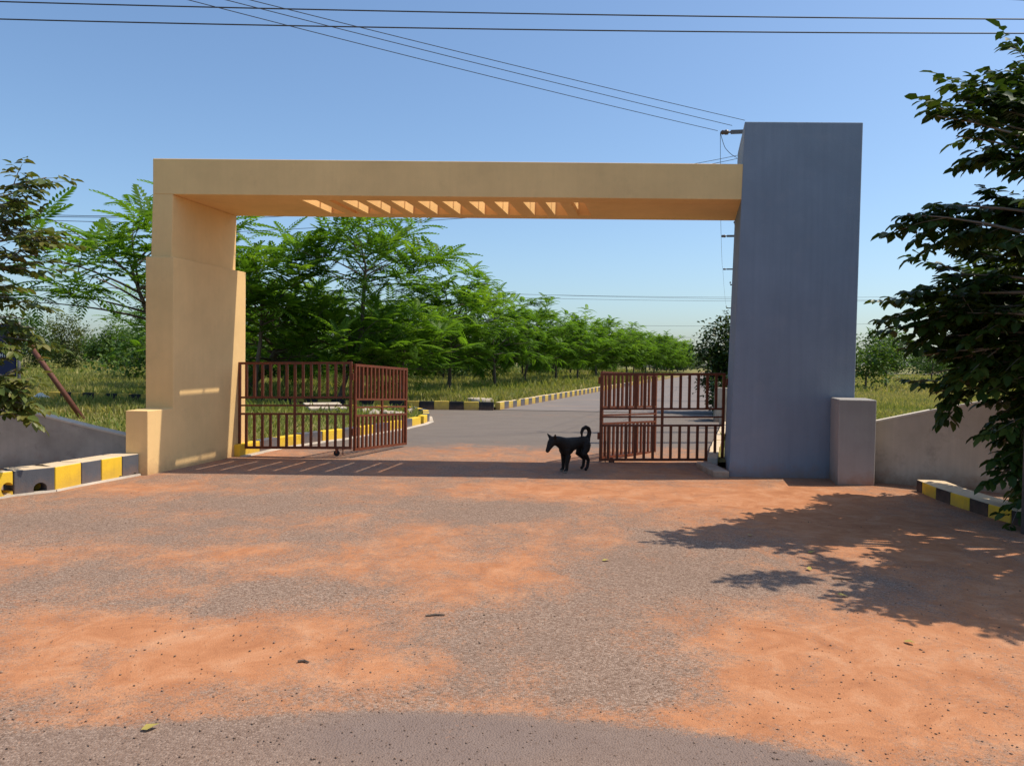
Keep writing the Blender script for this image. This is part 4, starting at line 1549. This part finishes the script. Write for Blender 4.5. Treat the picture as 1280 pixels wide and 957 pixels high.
# ------------------------------------------------------------------ foreground shade trees (broad glossy leaflets)
def glossy_tree(name, label, base, th, tips, extra, seed, matn, leafsize, per, single=0, r0=.11):
    """tips / extra: world points the boughs reach; leaflets hang on twigs round them"""
    rng = random.Random(seed)
    t = thing(name, label, 'tree', base)
    B = Vector(base)
    fork = B + Vector((rng.uniform(-.1, .1), rng.uniform(-.1, .1), th))
    mb = MB()
    mb.tube([B - Vector((0, 0, .1)), lerp(B, fork, .5) + Vector((.04, .03, 0)), fork], [r0 * 1.2, r0, r0 * .9], 9)
    top = fork + Vector((0, 0, 1.6))
    mb.tube([fork, lerp(fork, top, .5) + Vector((.1, 0, 0)), top], [r0 * .85, r0 * .6, r0 * .3], 8)
    P, D, S, T = [], [], [], []
    for tip in tips + extra:
        tip = Vector(tip)
        st = lerp(fork, top, min(1, max(0, (tip.z - th) / 3.2 + rng.uniform(-.1, .1))))
        if tip.z < th + .3:
            st = fork
        ctl = lerp(st, tip, .55) + Vector((0, 0, .35))
        L = bez(st, ctl, tip, 8)
        mb.tube(L, [max(.006, .035 * (1 - k / 7.6)) for k in range(8)], 5)
        d0 = (L[7] - L[5]).normalized()
        nt_ = 3 + rng.randint(0, 1)
        for j in range(nt_):
            a = L[rng.choice((4, 5, 5, 6, 6))] if j else L[6]
            dd = (d0 + Vector((rng.uniform(-.8, .8), rng.uniform(-.8, .8), rng.uniform(-.55, .6)))).normalized()
            ln = rng.uniform(.35, .6)
            e = a + dd * ln + Vector((0, 0, -.06))
            mb.tube([a, lerp(a, e, .5) + Vector((0, 0, .02)), e], [.006, .004, .002], 4, cap=False)
            bt = rng.uniform(-.18, .18)
            for k in range(per):
                f = (k + .6) / per
                q = lerp(a, e, f)
                sd = dd.cross(Vector((0, 0, 1)))
                if sd.length < .1:
                    sd = Vector((1, 0, 0))
                sd.normalize()
                sd = sd * (1 if k % 2 else -1)
                rd = (dd * rng.uniform(.25, .8) + sd * rng.uniform(.4, 1) + Vector((0, 0, rng.uniform(-.35, .35)))).normalized()
                if k == per - 1:
                    rd = dd
                rl = rng.uniform(.09, .15)
                # compound leaf: two or three pairs and a terminal leaflet
                sl_ = rd.cross(Vector((0, 0, 1)))
                if sl_.length < .1:
                    sl_ = Vector((0, 1, 0))
                sl_.normalize()
                for (u, s_) in ((.35, 1), (.35, -1), (.75, 1), (.75, -1), (1.0, 0)):
                    P.append(q + rd * rl * u)
                    dv = rd * (.55 if s_ else 1.0) + sl_ * (s_ * .85) + Vector((0, 0, -.38 + rng.uniform(-.3, .22)))
                    D.append(dv.normalized())
                    S.append(leafsize * rng.uniform(.75, 1.2) * (1.15 if not s_ else 1))
                    T.append(min(1, max(0, .45 + bt + rng.uniform(-.25, .3))))
    P, D, S, T = np.array(P), np.array(D), np.array(S), np.array(T)
    roll = np.array([rng.uniform(-.6, .6) for _ in P])
    link_mesh('trunk', mb.mesh('trunk', base, smooth=True), M['bark_pale'], t)
    pick = np.zeros(len(P), bool)
    if single:
        inv = np.array(RM.transposed())
        Cc = (P - np.array([0, 0, EYE])) @ inv.T
        px = CX + F * Cc[:, 0] / -Cc[:, 2]
        py = CY - F * Cc[:, 1] / -Cc[:, 2]
        ok = (px > 0) & (px < 1280) & (py > 0) & (py < 957)
        dist = np.where(ok, np.linalg.norm(P, axis=1) / S, 1e9)
        pick[np.argsort(dist)[:single]] = True
    V, Q = stamp(LQV, LQT, P[~pick], D[~pick], S[~pick], rng, roll[~pick])
    V = V - np.array(base)
    o = link_mesh('crown', np_mesh('crown', V, Q, np.repeat(T[~pick], len(LQV))), M[matn], t)
    if single:
        o['kind'] = 'stuff'
        shared = []
        for k in range(5):
            shared.append(np_mesh('leaf', LQV, LQT, np.full(len(LQV), .2 + .14 * k)))
            shared[-1].materials.append(M[matn])
        for i in np.where(pick)[0]:
            V1, _ = stamp(np.eye(3), np.array([[0, 1, 2]]), P[i:i + 1], D[i:i + 1], np.array([1.0]), rng, roll[i:i + 1])
            ax = (V1 - P[i]).T
            mw = Matrix([[*(ax[r] * S[i]), P[i][r] - base[r]] for r in range(3)] + [[0, 0, 0, 1]])
            lo = bpy.data.objects.new('leaf', shared[min(4, int(T[i] * 5))])
            COL.objects.link(lo)
            lo.parent = t
            lo.matrix_local = mw
    return t


def tipsof(lst):
    return [tuple(aty(x, y, Yd)) for x, y, Yd in lst]


rt = random.Random(8)
tipsR = tipsof([(1172, 145, 7.2), (1200, 125, 7.4), (1232, 110, 7.6), (1262, 85, 7.6), (1195, 170, 7.5), (1225, 185, 7.7), (1215, 150, 7.4), (1258, 150, 7.8), 
                (1262, 120, 7.3),
                (1135, 268, 7.5), (1162, 258, 7.6), (1180, 280, 7.8), (1205, 262, 7.7), (1230, 280, 8.0), (1258, 262, 7.8), 
                
                (1165, 345, 8.1), (1215, 330, 8.2), (1245, 320, 8.0), (1268, 330, 8.3),
                (1118, 392, 8.3), (1140, 378, 8.2), (1160, 395, 8.4), (1190, 370, 8.4), (1220, 372, 8.6), (1250, 365, 8.4), (1270, 390, 8.3), (1135, 410, 8.4),
                (1165, 425, 8.5), (1195, 412, 8.6), (1225, 418, 8.8), (1255, 420, 8.6), (1150, 445, 8.4), (1160, 468, 8.5), (1180, 450, 8.5), (1210, 448, 8.9), (1240, 455, 8.7), (1268, 460, 8.5),
                (1200, 400, 7.9), (1235, 395, 7.9), (1262, 440, 7.9), (1175, 395, 7.9), (1215, 440, 8.0), (1165, 492, 8.4),
                (1265, 500, 8.3), (1250, 545, 8.2), (1268, 570, 8.1), (1250, 595, 8.0), (1270, 530, 8.0), (1265, 610, 7.8), (1275, 480, 8.2), (1276, 590, 7.9)])
extraR = [(rt.uniform(4.6, 7.6), rt.uniform(5.0, 9.4), rt.uniform(2.0, 4.9)) for _ in range(60)]
extraR = [e for e in extraR if e[0] / e[1] > .72][:34]
extraR += tipsof([(rt.uniform(1185, 1290), rt.uniform(315, 465), rt.uniform(8.3, 9.6)) for _ in range(26)])
extraR += [(rt.uniform(4.1, 5.2), rt.uniform(4.9, 6.1), rt.uniform(2.4, 3.6)) for _ in range(16)]
glossy_tree('shade_tree', 'dark glossy shade tree overhanging the amber kerb and dusty road', (6.5, 7.1, 0), 1.5, tipsR, extraR, 91, 'ponga', .122, 9, 260, .12)
tipsL = tipsof([(58, 222, 8.9), (40, 236, 8.9), (28, 250, 9.0), (66, 296, 8.8), (50, 288, 8.9), (30, 285, 9.0), (12, 275, 9.0), (48, 318, 8.8), (36, 335, 8.9), (14, 320, 9.0), (5, 255, 9.0),
                (8, 350, 9.0), (16, 372, 8.9), (34, 425, 9.0), (5, 300, 8.8),
                (8, 470, 8.7), (24, 478, 8.7), (38, 492, 8.6), (28, 505, 8.6), (12, 500, 8.6), (8, 520, 8.5), (20, 490, 8.8), (0, 485, 8.7), (30, 398, 9.2), (44, 410, 9.3)])
extraL = [(rt.uniform(-9.6, -6.7), rt.uniform(7.8, 10.2), rt.uniform(1.2, 2.5)) for _ in range(16)]
glossy_tree('shade_tree', 'olive leaved tree leaning over the dark flank wall and the blue board', (-8.2, 8.9, 0), 1.0, tipsL, extraL, 92, 'ponga_rusty', .115, 5, 200, .1)


# ------------------------------------------------------------------ grass and weeds
def inside(poly, x, y):
    c = np.zeros(len(x), bool)
    n_ = len(poly)
    j = n_ - 1
    for i in range(n_):
        xi, yi, xj, yj = poly[i].x, poly[i].y, poly[j].x, poly[j].y
        cond = ((yi > y) != (yj > y))
        with np.errstate(divide='ignore', invalid='ignore'):
            xx = (xj - xi) * (y - yi) / (yj - yi + 1e-12) + xi
        c ^= cond & (x < xx)
        j = i
    return c


BLADE_V = np.array([(0, -.5, 0), (.55, -.38, .10), (1, 0, .42), (.55, .38, .10), (0, .5, 0)])
BLADE_V = np.array([(0, -.5, 0), (.6, -.34, .12), (1, .0, .42), (.6, .34, .12), (0, .5, 0), ])
BLADE_Q = np.array([(0, 1, 3, 4), (1, 2, 3, 3)])
BV = np.array([(0, -.5, 0), (.65, -.3, .16), (1, .05, .45), (.1, .5, .02)])
BQ = np.array([(0, 1, 2, 3)])


def grass(name, label, poly, xr, yr, n_, h, w, z, seed, tint, clump=.8, wedge=None, cat='grass'):
    r = np.random.RandomState(seed)
    out_x, out_y = [], []
    got = 0
    while got < n_:
        x = r.uniform(xr[0], xr[1], n_)
        y = r.uniform(yr[0], yr[1], n_)
        k = inside(poly, x, y)
        if wedge:
            k &= (x / y > wedge[0]) & (x / y < wedge[1])
        dens = .5 + .5 * np.clip(fbm(x, y, seed + 3, 1.1, 1.1, 3), -1, 1)
        k &= r.rand(n_) < (1 - clump) + clump * dens ** 1.3
        out_x.append(x[k])
        out_y.append(y[k])
        got += k.sum()
        if k.sum() == 0:
            break
    x = np.concatenate(out_x)[:n_]
    y = np.concatenate(out_y)[:n_]
    m_ = len(x)
    tall = .55 + .45 * np.clip(fbm(x, y, seed + 9, .6, .6, 3) + .3, 0, 1.4)
    hh = r.uniform(h[0], h[1], m_) * tall
    az = r.uniform(0, 2 * math.pi, m_)
    tl = r.uniform(0.05, .75, m_)
    D = np.stack([np.cos(az) * tl, np.sin(az) * tl, np.ones(m_)], -1)
    S = np.stack([hh, r.uniform(w[0], w[1], m_), hh], -1)
    V, Q = stamp(BV, BQ, np.stack([x, y, np.full(m_, z)], -1), D, S, r, r.uniform(0, 6.28, m_))
    tn = tint + .28 * np.clip(fbm(x, y, seed + 5, .5, .5, 3), -1, 1) + r.uniform(-.22, .22, m_)
    o = link_mesh(name, np_mesh(name, V, Q, np.repeat(np.clip(tn, 0, 1), len(BV))), M['grass'])
    return tag(o, label, cat, kind='stuff')


grass('verge_grass', 'rough green grass and weeds on the verge beside the near kerb', vl, (-26, -1.5), (10.6, 27), 60000, (.05, .19), (.012, .03), .09, 1, .42, .8)
grass('verge_weeds', 'tall leafy weeds behind the near kerb and flank wall', vl, (-22, -2.5), (11.2, 25), 5000, (.15, .36), (.03, .06), .09, 11, .22, .95)
grass('tall_weeds', 'tall weeds in front of the buried side road kerb', vl, (-30, -6.5), (19, 27.5), 16000, (.2, .45), (.03, .06), .09, 13, .45, .4)
grass('roadside_grass', 'tall yellow green grass and weeds under the row of trees', vf, (-30, 14), (25, 62), 75000, (.2, .6), (.03, .07), .08, 2, .45, .6)
grass('kerb_weeds', 'dense low weeds just behind the corner kerb', vf, (-18, 6), (25, 36), 30000, (.12, .42), (.03, .06), .08, 12, .32, .6)
grass('far_grass', 'dry pale grass spread over the far left field', vf, (-70, 20), (34, 130), 60000, (.2, .6), (.08, .22), .08, 3, .5, .5)
grass('field_grass', 'sunlit yellow green grass on the field behind the pale flank wall', vr, (4.5, 45), (10.5, 45), 60000, (.08, .3), (.02, .05), .08, 4, .48, .6, (.40, .75))
grass('distant_grass', 'dry grass on the far right field', vr, (8, 110), (40, 120), 40000, (.2, .5), (.08, .2), .08, 6, .6, .5, (.2, .75))
vk = [RK[1] + Vector((.2, 0, 0)), RK[3] + Vector((.2, 0, 0)), RK[5] + Vector((.2, 0, 0)), RK[5] + Vector((6, 0, 0)), Vector((6.5, 14, 0))]
grass('pole_side_grass', 'weeds along the pole side of the avenue', vk, (3, 35), (13, 85), 16000, (.15, .5), (.03, .07), .08, 7, .4, .6)

# ------------------------------------------------------------------ grit, twigs and leaves on the road
r = np.random.RandomState(44)
n_ = 4500
py = 1.0 / r.uniform(1 / 10.2, 1 / 2.7, n_)
pxw = r.uniform(-.72, .72, n_) * py
keep = pxw > -4.6
P = np.stack([pxw, py, np.full(n_, .006)], -1)[keep]
OC = np.array([(1, 0, 0), (0, 1, 0), (-1, 0, 0), (0, -1, 0), (0, 0, .8), (.2, .1, -.6)])
OF = np.array([(0, 1, 4), (1, 2, 4), (2, 3, 4), (3, 0, 4), (1, 0, 5), (2, 1, 5), (3, 2, 5), (0, 3, 5)])
az = r.uniform(0, 6.28, len(P))
sz = .0022 + .0055 * r.rand(len(P)) ** 4
V, Q = stamp(OC, OF, P, np.stack([np.cos(az), np.sin(az), 0 * az], -1), np.stack([sz * r.uniform(.8, 1.5, len(P)), sz, sz * r.uniform(.6, 1, len(P))], -1), r)
tag(link_mesh('road_grit', np_mesh('road_grit', V, Q), M['stone']), 'small dark grit and pebbles strewn over the dusty road', 'grit', kind='stuff')


def fallen(px, py, s, az, label, group=None):
    p = gnd(px, py, .012)
    T = np.array([(0, 0, 0), (.3, .28, .12), (.75, .2, .05), (1, 0, .1), (.75, -.2, .14), (.3, -.28, .02), (.5, 0, 0.02)])
    V, Q = stamp(T, LQT, [(0, 0, 0)], [(math.cos(az), math.sin(az), .05)], np.array([s]), None)
    tag(link_mesh('fallen_leaf', np_mesh('fallen_leaf', V, Q, np.full(len(V), .6)), M['dryleaf'], None, p), label, 'leaf', group)


fallen(176, 911, .075, .5, 'curled yellow green leaf lying alone on the tar at the road edge')
for k, (px, py) in enumerate(((752, 700), (1012, 712), (1060, 745), (940, 668), (1130, 800), (1010, 690))):
    fallen(px, py, .07, k * 1.3, 'small dry leaf dropped on the red dust near the tree shade', 'dry leaves under the shade tree')
for k, ((x0, y0), (x1, y1)) in enumerate((((532, 769), (556, 768)), ((372, 826), (386, 827)), ((1040, 722), (1066, 724)))):
    a, b_ = gnd(x0, y0, .010), gnd(x1, y1, .010)
    mb = MB()
    mb.tube([a, lerp(a, b_, .5) + Vector((0, .012, .001)), b_], [.006, .007, .004], 6)
    tag(mb.build('twig', M['bark'], loc=a), 'short dark twig lying on the dusty road', 'twig', 'twigs on the road')
